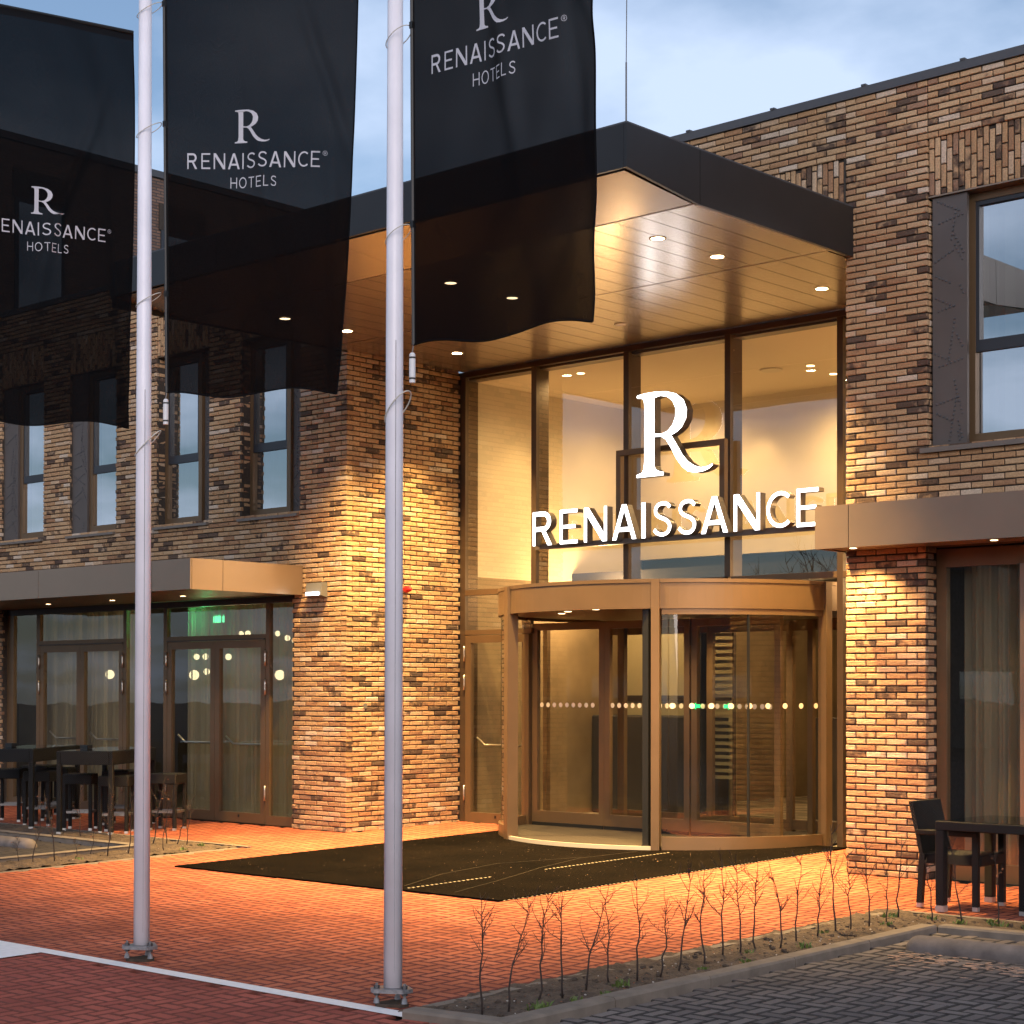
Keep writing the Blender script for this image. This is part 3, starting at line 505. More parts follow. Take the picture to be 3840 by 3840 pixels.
ROT = {'F': 0.0, 'R': math.pi / 2, 'L': -math.pi / 2}
def rows(axis, P, rects, anchor, first=0, flip=False):
    """running-bond bricks cut to rectangles (a0, a1, z0, z1); anchor is where a brick edge lies on even courses"""
    out = []
    for a0, a1, z0, z1 in rects:
        k = math.ceil((z0 - 0.02) / CO)
        while k * CO + BH <= z1 + 0.012:
            zc = k * CO + JT / 2 + BH / 2; off = anchor + ((PITCH / 2) if (k % 2) != flip else 0)
            n = math.floor((a0 - off) / PITCH) - 1
            while off + n * PITCH < a1:
                s0 = off + n * PITCH + JT / 2; s1 = s0 + BL
                c0, c1 = max(s0, a0), min(s1, a1)
                if c1 - c0 > 0.035: out.append((axis, P, (c0 + c1) / 2, zc, c1 - c0, 0.045, k))
                n += 1
            k += 1
    return out
def emit_bricks(parent, specs, n_single, rng):
    specs = sorted(specs, key=lambda s: 0 if s[4] > BL - 1e-4 and s[5] < 0.05 else 1)
    full = [s for s in specs if s[4] > BL - 1e-4 and s[5] < 0.05]; other = [s for s in specs if not (s[4] > BL - 1e-4 and s[5] < 0.05)]
    def dist(s): p = Vector(tf(s[0], s[1], (0, 0, 0), s[2], s[3])); return (p - CAM).length * (1.0 if s[0] != 'L' else 9)
    full.sort(key=dist)
    vars_ = []
    for i in range(10):
        me = bpy.data.meshes.new("brick"); me.from_pydata(brick_local(BL, BH, 0.045, rng), [], BF); me.materials.append(M['brick']); vars_.append(me)
    for s in full[:n_single]:
        jy = rng.uniform(-.002, .003); p = tf(s[0], s[1], (0, jy, 0), s[2], s[3] + rng.uniform(-.001, .001))
        link("brick", rng.choice(vars_), p, parent, rot=(rng.uniform(-.006, .006), rng.uniform(-.006, .006), ROT[s[0]] + rng.uniform(-.006, .006)))
    m = MB()
    for s in full[n_single:] + other:
        jy = rng.uniform(-.002, .003); m.add([tf(s[0], s[1], (v[0], v[1] + jy, v[2]), s[2], s[3]) for v in brick_local(s[4], BH, s[5], rng)], BF)
    if m.v: m.build("brickwork", "brick", parent, kind="stuff")
def soldiers(P, x0, x1, z0, z1):
    out = []; n = round((x1 - x0) / CO)
    for i in range(n):
        xc = x0 + (i + .5) * (x1 - x0) / n; off = (i * 0.37) % 1 * PITCH; z = z0 - off
        while z < z1:
            a, b = max(z + JT / 2, z0), min(z + PITCH - JT / 2, z1)
            if b - a > 0.03: out.append((xc, (a + b) / 2, b - a))
            z += PITCH
    return out
def emit_soldiers(parent, P, lst, rng):
    m = MB()
    for xc, zc, L in lst:
        vs = brick_local(L, BH - .002, 0.04, rng); m.add([(xc + v[2], P + v[1] + rng.uniform(0, .003), zc + v[0]) for v in vs], BF)
    m.build("soldier_course", "brick", parent, kind="stuff")
rng = random.Random(4)
ROOF = 7.50
# --- left wing
lw = thing("brick_wall", "brown brick wing left of the entrance with its lamp-lit corner", "brick wall", (-17.0, Y0, 0))
WIN = [(-24.36, -23.20, 'L'), (-22.52, -21.36, 'L'), (-20.40, -19.215, 'R'), (-18.54, -17.36, 'R')]
ZS, ZH, ZL = 4.05, 6.40, 6.94
lr = [(-17.49, XL, -0.06, 3.0), (-25.2, -24.31, -0.06, 3.0), (-25.2, XL, 3.0, ZS), (-25.2, XL, ZL, ROOF)]
e0 = -25.2
for a, b, s_ in WIN: lr.append((e0, a, ZS, ZL)); e0 = b
lr.append((e0, XL, ZS, ZL))
sp = []
for s in rows('F', Y0, lr, XL):
    if s[2] + s[4] / 2 > XL - 0.02 and s[3] < 7.6: s = s[:5] + ((0.0985 if s[4] > 0.15 else BL),) + s[6:]
    sp.append(s)
for k in range(-1, 96):
    zc = k * CO + JT / 2 + BH / 2; st = Y0 + (0.111 if (k % 2 == 0) else 0.222) + 0.0005
    y = st
    while y < YG - 0.06:
        y1 = min(y + BL, YG - 0.03)
        if y1 - y > 0.04: sp.append(('R', XL, (y + y1) / 2, zc, y1 - y, 0.045, k))
        y = y1 + JT
for a, b, s_ in WIN:                                          # reveals that face the viewer
    sp += rows('R', a, [(Y0 + 0.048, Y0 + 0.17, ZS, ZH)], Y0 - 0.06)
emit_bricks(lw, sp, 300, rng)
mo = MB()
for a0, a1, z0, z1 in lr: mo.box(a0, a1 - (0.019 if a1 == XL else 0), Y0 + 0.018, Y0 + 0.30, z0, z1)
mo.box(XL - 0.3, XL - 0.018, Y0 + 0.019, YG + 0.02, -0.06, 5.97)
for a, b, s_ in WIN: mo.box(a - 0.05, a - 0.011, Y0 + 0.019, Y0 + 0.3, ZS + .001, ZH); mo.box(b + .0005, b + 0.05, Y0 + 0.020, Y0 + 0.3, ZS + .001, ZH)
mo.build("mortar_bed", "mortar", lw)
for a, b, s_ in WIN:
    emit_soldiers(lw, Y0 + 0.016, soldiers(0, a, b, ZH, ZL), rng)
    MB().box(a, b, Y0 + 0.036, Y0 + 0.30, ZH, ZL).build("mortar_bed", "mortar", lw); MB().box(a, b, Y0 + 0.018, Y0 + 0.25, ZH - 0.012, ZH).build("lintel_plate", "bronze", lw)
MB().box(-25.2, XL, Y0 - 0.02, Y0 + 0.35, ROOF, 7.58).build("roof_trim", "roofcap", lw)
# --- right wing
rw = thing("brick_wall", "brown brick wing right of the entrance with pier and stacked vertical bricks", "brick wall", (-8.85, Y0, 0))
RWX = -2.0
rr = [(XR, -8.42, -0.06, 3.12), (XR, RWX, 3.12, ZS), (XR, -8.40, ZS, ZL), (-12.6, XR - 0.006, 6.3, 6.42), (-9.32 - 0.0, XR - 0.006, 6.42, ZL), (-12.6, -10.5, 6.42, ZL), (-12.6, XR - 0.006, ZL, ROOF), (XR, -8.405, ZL, ROOF), (-8.397, RWX, ZL, ROOF), (-6.36, RWX, ZS, ZL), (-6.0, RWX, -0.06, 3.12)]
sp = rows('F', Y0, rr, XR, flip=False)
sp += rows('R', -8.42, [(Y0 + 0.048, Y0 + 0.20, -0.06, 3.12)], Y0 - 0.062) + rows('R', -8.40, [(Y0 + 0.048, Y0 + 0.10, ZS, ZH)], Y0 - 0.062)
emit_bricks(rw, sp, 300, rng)
m = MB()
for s in rows('L', XR, [(Y0 + 0.05, YG - 0.03, -0.06, 5.97)], Y0): m.add([tf('L', XR, v, s[2], s[3]) for v in brick_local(s[4], BH, s[5], rng)], BF)
m.build("return_brickwork", "brick", rw, kind="stuff")
mo = MB()
for a0, a1, z0, z1 in rr: mo.box(a0 + (0.019 if a0 == XR else 0), a1 - (0.018 if a1 in (-8.42, -8.40) else 0), Y0 + 0.018, Y0 + 0.30, z0, z1)
mo.box(XR + 0.0185, XR + 0.3, Y0 + 0.0195, YG + 0.02, -0.06, 5.97)
mo.build("mortar_bed", "mortar", rw)
for a, b in ((-8.40, -6.36), (-10.5, -9.32)):
    emit_soldiers(rw, Y0 + 0.016, soldiers(0, a, b, ZH, ZL), rng); MB().box(a, b, Y0 + 0.036, Y0 + 0.30, ZH, ZL).build("mortar_bed", "mortar", rw); MB().box(a, b, Y0 + 0.018, Y0 + 0.25, ZH - 0.014, ZH).build("lintel_plate", "canopy_panel", rw)
m = MB(); m.box(-16.4, RWX, Y0 - 0.022, Y0 + 0.35, ROOF, 7.585)
tr = m.build("roof_trim", "roofcap", rw)
for i in range(5): MB().box(-11.2 + i * 1.05, -11.15 + i * 1.05, Y0 - 0.03, Y0 + 0.05, 7.5855, 7.605).build("trim_clip", "roofcap", tr)
MB().box(-16.4, -12.6, Y0 + .02, Y0 + .3, 6.43, ROOF).build("plain_infill", "mortar", rw)
# --- taller block far behind the left wing
fb = thing("far_building", "taller brick block seen behind the flags above the left wing", "building", (-30, 22, 0))
MB().box(-45, -30, 12, 60, 0, 12.26).build("wall", "farbrick", fb); MB().box(-45, -29.95, 11.95, 60, 12.26, 12.4).build("roof_trim", "roofcap", fb)
for y in (13.2, 18.6, 22.0, 24.2, 27.5, 30.5):
    wnd = MB().box(-29.99, -29.96, y, y + 1.1, 8.9, 11.2).build("window", "sash", fb); MB().box(-29.955, -29.95, y + 0.08, y + 1.02, 9.0, 11.1).build("pane", "glass_sky", wnd)
    MB().box(-29.99, -29.955, y - .05, y + 1.15, 11.2, 11.75).build("lintel_panel", "mortar", fb)

# ------------------------------------------------------------------ upper windows
def studs(parent, fn, w, h, seed, rng_n=9):
    rr_ = random.Random(seed); m = MB(); r = 0.0115
    def stud(u, v):
        b = len(m.v)
        for q, d in ((1, 0), (.75, .008)):
            for k in range(6): m.v.append(fn(u + r * q * math.cos(k * 1.047), v + r * q * math.sin(k * 1.047), d))
        m.v.append(fn(u, v, .011)); m.f += [(b + k, b + (k + 1) % 6, b + 6 + (k + 1) % 6, b + 6 + k) for k in range(6)] + [(b + 6 + k, b + 6 + (k + 1) % 6, b + 12) for k in range(6)]
    v = h - 0.06
    while v > 0.1:
        kind_ = rr_.randrange(4); L = rr_.uniform(0.5, 0.9) * w
        a = (rr_.uniform(.08, .25) * w, v); ang = rr_.choice((rad(12), rad(-28), rad(25), rad(-75), rad(-62), rad(-100)))
        n = int((L if abs(ang) < 1 else L * 1.6) / 0.036)
        for k in range(n):
            u_ = a[0] + (0.55 * w if abs(ang) > 1 else 0) + k * 0.040 * math.cos(ang); v_ = a[1] + k * 0.040 * math.sin(ang)
            if 0.03 < u_ < w - 0.03 and 0.04 < v_ < h - 0.04: stud(u_, v_)
        v -= rr_.uniform(0.07, 0.16)
    return m.build("studs", "roofcap", parent, kind="stuff")
def window_unit(label, x0, x1, yf, z0, z1, parent_label_extra=""):
    """fixed light below, opening light above"""
    t = thing("window", label, "window", ((x0 + x1) / 2, yf, z0)); fwid = 0.075; zt = 4.96
    f = MB(); f.box(x0, x1, yf, yf + .08, z0, z0 + .10); f.box(x0, x1, yf, yf + .08, z1 - fwid, z1); f.box(x0, x0 + fwid, yf, yf + .08, z0 + .10, z1 - fwid); f.box(x1 - fwid, x1, yf, yf + .08, z0 + .10, z1 - fwid)
    f.build("frame", "bronze", t)
    s_ = MB(); a, b = x0 + fwid, x1 - fwid; s_.box(a, b, yf + .012, yf + .075, zt - .05, zt + .06)
    s_.box(a, a + .035, yf + .012, yf + .075, zt + .06, z1 - fwid); s_.box(b - .035, b, yf + .012, yf + .075, zt + .06, z1 - fwid); s_.box(a + .035, b - .035, yf + .012, yf + .075, z1 - fwid - .04, z1 - fwid)
    s_.build("sash", "sash", t)
    MB().quad((a, yf + .04, z0 + .1), (b, yf + .04, z0 + .1), (b, yf + .04, zt - .05), (a, yf + .04, zt - .05)).build("pane", "glass_sky", t)
    MB().quad((a + .035, yf + .05, zt + .06), (b - .035, yf + .05, zt + .06), (b - .035, yf + .05, z1 - fwid - .04), (a + .035, yf + .05, z1 - fwid - .04)).build("pane", "glass_sky", t)
    c = MB(); n = 40
    for k in range(n):
        u0, u1 = k / n, (k + 1) / n; w = lambda u: yf + .16 + .02 * math.sin(u * 34) + .012 * math.sin(u * 71); xx = lambda u: a + (b - a) * u
        c.quad((xx(u0), w(u0), z0 + .05), (xx(u1), w(u1), z0 + .05), (xx(u1), w(u1), z1 - .03), (xx(u0), w(u0), z1 - .03))
    c.build("net_curtain", "blind", t, smooth=True)
    MB().box(x0 - .02, x1 + .02, yf + .26, yf + .3, z0, z1).build("backing", "dark", t)
    return t
WL = ["leftmost upper window of the left wing, studded panel on its left", "second upper window from the left, studded panel on its left", "third upper window from the left, studded panel on its right", "upper left-wing window nearest the entrance canopy, studded panel on its right"]
for i, ((a, b, s_), lab) in enumerate(zip(WIN, WL)):
    if s_ == 'L': wx0, wx1, yf = a + 0.40, b + 0.03, Y0 + 0.085
    else: wx0, wx1, yf = a - 0.02, b - 0.36, Y0 + 0.16
    t = window_unit(lab, wx0, wx1, yf, ZS, ZH - 0.012)
    if s_ == 'L':
        MB().box(a + .002, a + .399, Y0 + .12, Y0 + .3, ZS + .003, ZH - .013).build("jamb_filler", "bronze_dark", t); pn = MB().box(a + .012, a + .395, Y0 + .05, Y0 + .09, ZS + .005, ZH - .02).build("studded_panel", "stud", t); studs(pn, lambda u, v, d, a=a: (a + .012 + u, Y0 + .05 - d, ZS + v), .385, ZH - ZS, i + 3)
    else:
        A = Vector((b - .37, Y0 + .215, 0)); B = Vector((b - .012, Y0 + .03, 0)); d = (B - A).normalized(); nn = Vector((d.y, -d.x, 0))
        pn = MB().prism([tuple(A.xy), tuple(B.xy), tuple((B - nn * .03).xy), tuple((A - nn * .03).xy)], ZS + .005, ZH - .02).build("studded_panel", "stud", t)
        studs(pn, lambda u, v, dd, A=A, d=d, nn=nn: tuple(A + d * u + nn * dd + Vector((0, 0, ZS + v))), (B - A).length, ZH - ZS, i + 3)
    s1 = MB(); s1.prism([(a - .03, Y0 - .045), (b - .0, Y0 - .045), (b - .0, Y0 + .2), (a - .03, Y0 + .2)], lambda p: 3.985 + (.02 if p[1] > Y0 else 0), lambda p: 4.02 + (.03 if p[1] > Y0 else 0)); s1.build("sill", "sill", t)
t = window_unit("upper window at the right edge beside a tall studded metal panel", -8.07, -6.375, Y0 + .16, ZS, ZH - .014)
MB().box(-8.398, -8.072, Y0 + .12, Y0 + .3, ZS + .003, ZH - .015).build("jamb_filler", "bronze_dark", t); pn = MB().box(-8.375, -8.02, Y0 + .05, Y0 + .09, ZS + .005, ZH - .02).build("studded_panel", "stud", t); studs(pn, lambda u, v, d: (-8.375 + u, Y0 + .05 - d, ZS + v), .355, ZH - ZS, 40)
MB().prism([(-8.46, Y0 - .045), (-6.365, Y0 - .045), (-6.365, Y0 + .2), (-8.46, Y0 + .2)], lambda p: 3.99 + (.02 if p[1] > Y0 else 0), lambda p: 4.035 + (.03 if p[1] > Y0 else 0)).build("sill", "sill", t)

# ------------------------------------------------------------------ entrance canopy
CX0, CX1, CY = XL - 0.02, -9.2, 11.41
ca = thing("entrance_canopy", "large flat dark metal canopy over the revolving entrance door", "canopy", (-12.9, 13.2, 5.97))
def fascia_x(x0, x1, y, joints, name="fascia_panel"):
    e = [x0] + joints + [x1]
    for a, b in zip(e, e[1:]): MB().box(a + .003, b - .003, y, y + .03, 6.075, 6.44).build(name, "fascia", ca)
fascia_x(CX0, CX1 - .03, CY, [-14.6, -12.9, -11.2])
e = [CY, 12.42, Y0 - .003]
MB().add([(CX1 - .03, CY, 6.075), (CX1, CY, 6.075), (CX1, CY, 6.44), (CX1 - .03, CY, 6.44), (CX1 - .03, 12.415, 5.965), (CX1, 12.415, 5.965), (CX1, 12.415, 6.44), (CX1 - .03, 12.415, 6.44)], [(0, 1, 2, 3), (4, 5, 6, 7), (0, 1, 5, 4), (1, 2, 6, 5), (2, 3, 7, 6), (3, 0, 4, 7)]).build("fascia_panel", "fascia", ca)
MB().box(CX1 - .03, CX1, 12.423, Y0 - .003, 5.965, 6.44).build("fascia_panel", "fascia", ca)
MB().box(CX0, CX0 + .03, CY + .031, Y0 - .003, 5.965, 6.44).build("fascia_panel", "fascia", ca)
MB().box(CX0 + .001, CX1 - .001, CY + .001, Y0 - .004, 6.441, 6.455).build("roof_sheet", "roofcap", ca)
MB().box(CX0 + .04, CX1 - .04, CY + .05, Y0 + .2, 6.2, 6.4).build("core", "gap", ca); MB().box(XL + .01, XR - .01, Y0 + .0, YG + .2, 6.05, 6.4).build("core", "gap", ca)
# soffit: sloped front field, then flat fields of boards running front to back
n_b = 24; bx = (CX1 - .06 - (CX0 + .06)) / n_b
def zs(y): return 6.065 + (5.975 - 6.065) * (y - (CY + .04)) / (12.40 - (CY + .04)) if y < 12.40 else 5.975
for i in range(n_b):
    a = CX0 + .06 + i * bx + .005; b = a + bx - .010
    for y0_, y1_ in ((CY + .05, 12.39), (12.42, 14.56), (14.585, YG - .01)):
        if y0_ > 14: a_, b_ = max(a, XL + .03), min(b, XR - .012)
        else: a_, b_ = a, b
        if b_ - a_ < .02: continue
        if y0_ < 12.4 and i % 4 != 0: continue
        if y0_ < 12.4: b_ = min(a + 4 * bx - .005, CX1 - .065)
        MB().add([(a_, y0_, zs(y0_)), (b_, y0_, zs(y0_)), (b_, y1_, zs(y1_)), (a_, y1_, zs(y1_)), (a_, y0_, zs(y0_) + .02), (b_, y0_, zs(y0_) + .02), (b_, y1_, zs(y1_) + .02), (a_, y1_, zs(y1_) + .02)], [(0, 3, 2, 1), (4, 5, 6, 7), (0, 1, 5, 4), (1, 2, 6, 5), (2, 3, 7, 6), (3, 0, 4, 7)]).build("soffit_board", "soffit", ca)
MB().box(CX0 + .06, CX1 - .05, 12.395, 12.415, 5.972, 5.99).build("soffit_joint_strip", "canopy_panel", ca)
MB().box(CX0 + .06, CX1 - .05, 14.5655, 14.5795, 5.972, 5.99).build("soffit_joint_strip", "canopy_panel", ca)
MB().box(CX1 - .055, CX1 - .032, 12.42, Y0 - .004, 5.966, 6.0).build("edge_angle", "canopy_panel", ca)
def downlight(label, x, y, z, power, r=0.062, on=True, parent=None, size=rad(95), colr=(1.0, 0.64, 0.23), blend=0.75, tilt=(0, 0), group="downlights in the entrance canopy"):
    if parent is None: t = thing("downlight", label, "lamp", (x, y, z), group)
    else: t = parent
    MB().lathe((x, y), [(r + .018, z - .001), (r + .02, z - .006), (r + .004, z - .008), (r, z - .002)], 20).build("trim_ring", "trim", t, smooth=True)
    MB().lathe((x, y), [(0.001, z - .0035), (r * .98, z - .0035)], 18).build("lamp_glass", "bulb" if on else "bulb_off", t)
    if on and power > 0:
        L = bpy.data.lights.new("downlight_beam", 'SPOT'); L.energy = power; L.color = colr; L.spot_size = size; L.spot_blend = blend; L.shadow_soft_size = 0.06
        o = bpy.data.objects.new("downlight_beam", L); col.objects.link(o); o.parent = t; o.location = Vector((x, y, z - .02)) - WO[t]; o.rotation_euler = (tilt[0], tilt[1], 0)
    return t
cols = [(-15.53, "left"), (-12.9, "middle"), (-10.2, "right")]; rows_ = [(13.11, "front"), (14.05, "second"), (15.9, "back")]
for x, cn in cols:
    for y, rn in rows_:
        on = not (cn == "middle" and rn == "back")
        pw = {"front": 1150, "second": 2100, "back": 2100}[rn]
        pw *= {("right", "front"): 2.3, ("right", "second"): 1.0, ("right", "back"): 1.3, ("left", "front"): 1.45, ("left", "back"): 1.0}.get((cn, rn), 1.0)
        downlight(f"{'lit' if on else 'unlit'} recessed downlight in the canopy, {rn} row, {cn} column", x, y, 5.975, pw, on=on, size=rad(78 if rn == "back" else 92))
# mast on the canopy corner
m = MB(); m.tube([(CX1 - .03, CY + .03, 6.45), (CX1 - .03, CY + .03, 6.95)], .007, 6); m.tube([(CX1 - .03, CY + .03, 6.95), (CX1 - .01, CY + .035, 9.6)], .004, 6)
tag(m.build("lightning_rod", "roofcap"), "thin lightning rod rising from the canopy corner", "rod")

# ------------------------------------------------------------------ curtain wall
cw = thing("curtain_wall", "tall bronze-framed glass wall above the revolving door", "glass wall", (-12.9, YG, 0))
MU = [(-16.46, -16.37), (-15.20, -15.115), (-13.69, -13.61), (-12.18, -12.10), (-10.66, -10.585), (-9.36, -9.295)]
TR0, TR1 = 3.02, 3.09
for i, (a, b) in enumerate(MU):
    z0 = 0.03 if i in (0, 4, 5) else TR1
    m = MB().box(a, b, YG - .03, YG + .03, z0, 5.90); m.box(a + .008, b - .008, YG + .0302, YG + .22, z0, 5.87); m.build("mullion", "mullion", cw)
MB().box(MU[0][0], MU[-1][1], YG - .035, YG + .035, 5.90, 5.97).build("head_rail", "mullion", cw); MB().box(MU[0][1], MU[-1][0], YG + .036, YG + .22, 5.87, 5.965).build("head_rail", "mullion", cw)
for (a, b), (c, d) in zip(MU, MU[1:]):
    MB().box(b + .001, c - .001, YG - .03, YG + .12, TR0, TR1).build("transom", "bronze", cw)
    MB().quad((b, YG, TR1), (c, YG, TR1), (c, YG, 5.90), (b, YG, 5.90)).build("pane", "glass_curtain", cw)
MB().box(MU[0][1] + .001, -15.2, YG - .03, YG + .1, 2.50, 2.56).build("transom", "bronze", cw)
MB().quad((MU[0][1], YG, 2.56), (-15.2, YG, 2.56), (-15.2, YG, TR0), (MU[0][1], YG, TR0)).build("pane", "glass_curtain", cw)
MB().quad((MU[4][1], YG, .03), (MU[5][0], YG, .03), (MU[5][0], YG, TR0), (MU[4][1], YG, TR0)).build("pane", "glass_curtain", cw)
# side door left of the drum
sdn = thing("side_door", "bronze-framed glass side door with push bar left of the revolving door", "door", (-15.8, YG, 0.03))
def leaf(t, x0, x1, y, z0, z1, st=0.10, bot=0.14, hinge=None, bar=True, gl="glass_door", top=0.10):
    m = MB(); m.box(x0, x0 + st, y - .03, y + .03, z0, z1); m.box(x1 - st, x1, y - .03, y + .03, z0, z1); m.box(x0 + st, x1 - st, y - .0295, y + .0295, z0, z0 + bot); m.box(x0 + st, x1 - st, y - .0295, y + .0295, z1 - top, z1)
    L = m.build("leaf_frame", "bronze", t); MB().quad((x0 + st, y, z0 + bot), (x1 - st, y, z0 + bot), (x1 - st, y, z1 - top), (x0 + st, y, z1 - top)).build("pane", gl, t)
    MB().box((x0 + x1) / 2 - .03, (x0 + x1) / 2 + .0, y - .034, y - .031, z0 + bot * .55, z0 + bot * .8).build("drain_slot", "black", L)
    if bar:
        MB().tube([(x0 + st + .04, y + .05, 1.15), (x0 + st + .14, y + .10, 1.05), (x1 - st - .04, y + .10, 1.05), (x1 - st, y + .05, 1.05)], .013, 8).build("push_bar", "chrome", t, smooth=True)
    if hinge is not None:
        for zc in (0.42, z1 - 0.24, z1 - 0.62) if z1 > 2.4 else (0.42, 1.5, 2.1): MB().tube([(hinge, y - .045, zc - .10), (hinge, y - .045, zc - .035), (hinge, y - .045, zc + .035), (hinge, y - .045, zc + .10)], .013, 8).build("hinge", "chrome", t, smooth=True)
leaf(sdn, -16.365, -15.24, YG, .03, 2.49, hinge=-16.372)
# ------------------------------------------------------------------ revolving door
DC = (-13.12, 17.42); DR = 2.28
rd = thing("revolving_door", "large bronze revolving door drum at the hotel entrance", "revolving door", (DC[0], DC[1], 0.01))
def ang(x, y): return math.atan2(y - DC[1], x - DC[0])
aL = ang(-14.2, 15.43); aF = ang(-12.04, 15.45); aR = ang(-10.86, 17.05)
def arcs(a0, a1, r0, r1, z0, z1, n, name, mat, smooth=True, parent=rd): return MB().lathe(DC, [(r0, z0), (r1, z0), (r1, z1), (r0, z1), (r0, z0)], n, a0, a1).build(name, mat, parent, smooth=False)
arcs(math.pi * 1.0, math.pi * 2, DR - .04, DR, 2.665, 2.945, 72, "drum_fascia", "bronze"); arcs(math.pi * 1.0, math.pi * 2, DR - .05, DR + .008, 2.949, 2.99, 72, "fascia_trim", "bronze")
arcs(0, math.pi, DR - .04, DR, 2.665, 2.945, 40, "drum_fascia", "bronze")
MB().lathe(DC, [(.001, 2.70), (DR - .045, 2.70)], 64).build("drum_ceiling", "bronze", rd); MB().lathe(DC, [(.001, 2.97), (DR - .05, 2.97)], 64).build("drum_roof", "bronze_dark", rd)
MB().lathe(DC, [(.001, 0.058), (DR - .02, 0.058)], 64).build("grit_floor", "gritmat", rd)
arcs(aL, aF, DR - .02, DR + .015, .0, .064, 40, "threshold", "strip")
def post(a, w, d, z1=2.66, name="post", mat="bronze"):
    c = Vector((DC[0] + DR * math.cos(a), DC[1] + DR * math.sin(a), 0)); rr_ = Vector((math.cos(a), math.sin(a), 0)); tt = Vector((-rr_.y, rr_.x, 0))
    P = [c + tt * w * s1 / 2 + rr_ * q for s1, q in ((-1, .03), (1, .03), (1, .03 - d), (-1, .03 - d))]
    return MB().prism([tuple(p.xy) for p in P], .0, z1).build(name, mat, rd)
post(aL, .13, .13, 2.985); post(aF, .09, .16, 2.985); post(aR, .10, .12, 2.985); post(ang(-15.36, 17.0), .1, .12, 2.985)
a = aF - 0.045; c = Vector((DC[0] + (DR - .06) * math.cos(a), DC[1] + (DR - .06) * math.sin(a), 0)); MB().box(c.x - .045, c.x + .035, c.y - .03, c.y + .05, .04, 2.66).build("safety_edge", "black", rd)
arcs(aF + .03, aR - .03, DR - .055, DR - .005, .0, .17, 40, "base_rail", "bronze"); arcs(aF + .03, aR - .03, DR - .05, DR - .01, 2.60, 2.662, 40, "head_rail", "bronze")
MB().lathe(DC, [(DR - .03, .17), (DR - .03, 2.60)], 40, aF + .03, aR - .03).build("curved_pane", "glass_door", rd, smooth=True)
aM = (aF + aR) / 2; c = (DC[0] + (DR - .03) * math.cos(aM), DC[1] + (DR - .03) * math.sin(aM)); MB().box(c[0] - .012, c[0] + .012, c[1] - .012, c[1] + .012, .17, 2.60).build("pane_joint", "black", rd)
aLL = ang(-15.36, 17.0) + 0.0
if aLL > 0: aLL -= 2 * math.pi
arcs(aLL + .03, aL - .03, DR - .055, DR - .005, .0, .17, 24, "base_rail", "bronze"); MB().lathe(DC, [(DR - .03, .17), (DR - .03, 2.66)], 24, aLL + .03, aL - .03).build("curved_pane", "glass_door", rd, smooth=True)
# rotating wings with sliding leaves
def wing(xs_, y, z0=.06, z1=2.62, bot=.14, seg=None):
    for a_, b_ in zip(xs_, xs_[1:]):
        w = MB(); w.box(a_, a_ + .085, y - .03, y + .03, z0, z1); w.box(b_ - .085, b_ - .004, y - .03, y + .03, z0, z1); w.box(a_ + .085, b_ - .085, y - .0295, y + .0295, z0 + .04, z0 + .04 + bot); w.box(a_ + .085, b_ - .085, y - .0295, y + .0295, z1 - .09, z1)
        L = w.build("wing_frame", "bronze", rd); MB().quad((a_ + .08, y, z0 + bot), (b_ - .08, y, z0 + bot), (b_ - .08, y, z1 - .09), (a_ + .08, y, z1 - .09)).build("wing_pane", "glass_door", rd)
        MB().box(a_ + .01, b_ - .01, y - .045, y - .031, z0 - .02, z0 + .04).build("brush_strip", "black", rd)
YW = 17.0
wing([-15.22, -14.03, -12.72], YW); wing([-12.715, -11.45], YW + .02)
for q in (-14.9, -13.45, -12.25):                      # inner sliding leaves behind
    MB().box(q, q + .09, 18.3, 18.36, .06, 2.62).build("inner_stile", "bronze", rd)
MB().box(-15.2, -11.4, 18.302, 18.358, .08, .2).build("inner_rail", "bronze", rd); MB().box(-15.2, -11.4, 18.302, 18.358, 2.5, 2.62).build("inner_rail", "bronze", rd)
dm = bpy.data.meshes.new("glass_dot"); n_ = 14; dm.from_pydata([(0.031 * math.cos(6.2832 * k / n_), 0, 0.031 * math.sin(6.2832 * k / n_)) for k in range(n_)], [], [tuple(range(n_))]); dm.materials.append(M['dot'])
x = -15.08
while x < -11.5:
    if not (-14.14 < x < -13.93 or -12.82 < x < -12.6): link("glass_dot", dm, (x, YW - .004, 1.585), rd)
    x += .1055
x = aF + .08
while x < aR - .06:
    c = (DC[0] + (DR - .026) * math.cos(x), DC[1] + (DR - .026) * math.sin(x)); o = link("glass_dot", dm, (c[0], c[1], 1.60), rd); o.rotation_euler = (0, 0, x + math.pi / 2); x += .095
for x, y in ((-14.17, 16.33), (-13.75, 15.96), (-13.16, 15.76), (-12.51, 15.79), (-11.99, 16.12), (-11.4, 16.7)):
    MB().lathe((x, y), [(.001, 2.697), (.045, 2.697)], 14).build("drum_lamp", "bulb_small", rd)
L = bpy.data.lights.new("drum_beam", 'SPOT'); L.energy = 120; L.color = (1, .62, .26); L.shadow_soft_size = .3; L.spot_size = rad(140); L.spot_blend = .8; o = bpy.data.objects.new("drum_beam", L); col.objects.link(o); o.parent = rd; o.location = Vector((-13.1, 16.3, 2.55)) - WO[rd]
L = bpy.data.lights.new("drum_beam", 'SPOT'); L.energy = 190; L.color = (1, .66, .28); L.shadow_soft_size = .2; L.spot_size = rad(150); L.spot_blend = .7; o = bpy.data.objects.new("drum_beam", L); col.objects.link(o); o.parent = rd; o.location = Vector((-13.0, 17.75, 2.62)) - WO[rd]  # second beam, added without a fitting to brighten the inner leaves
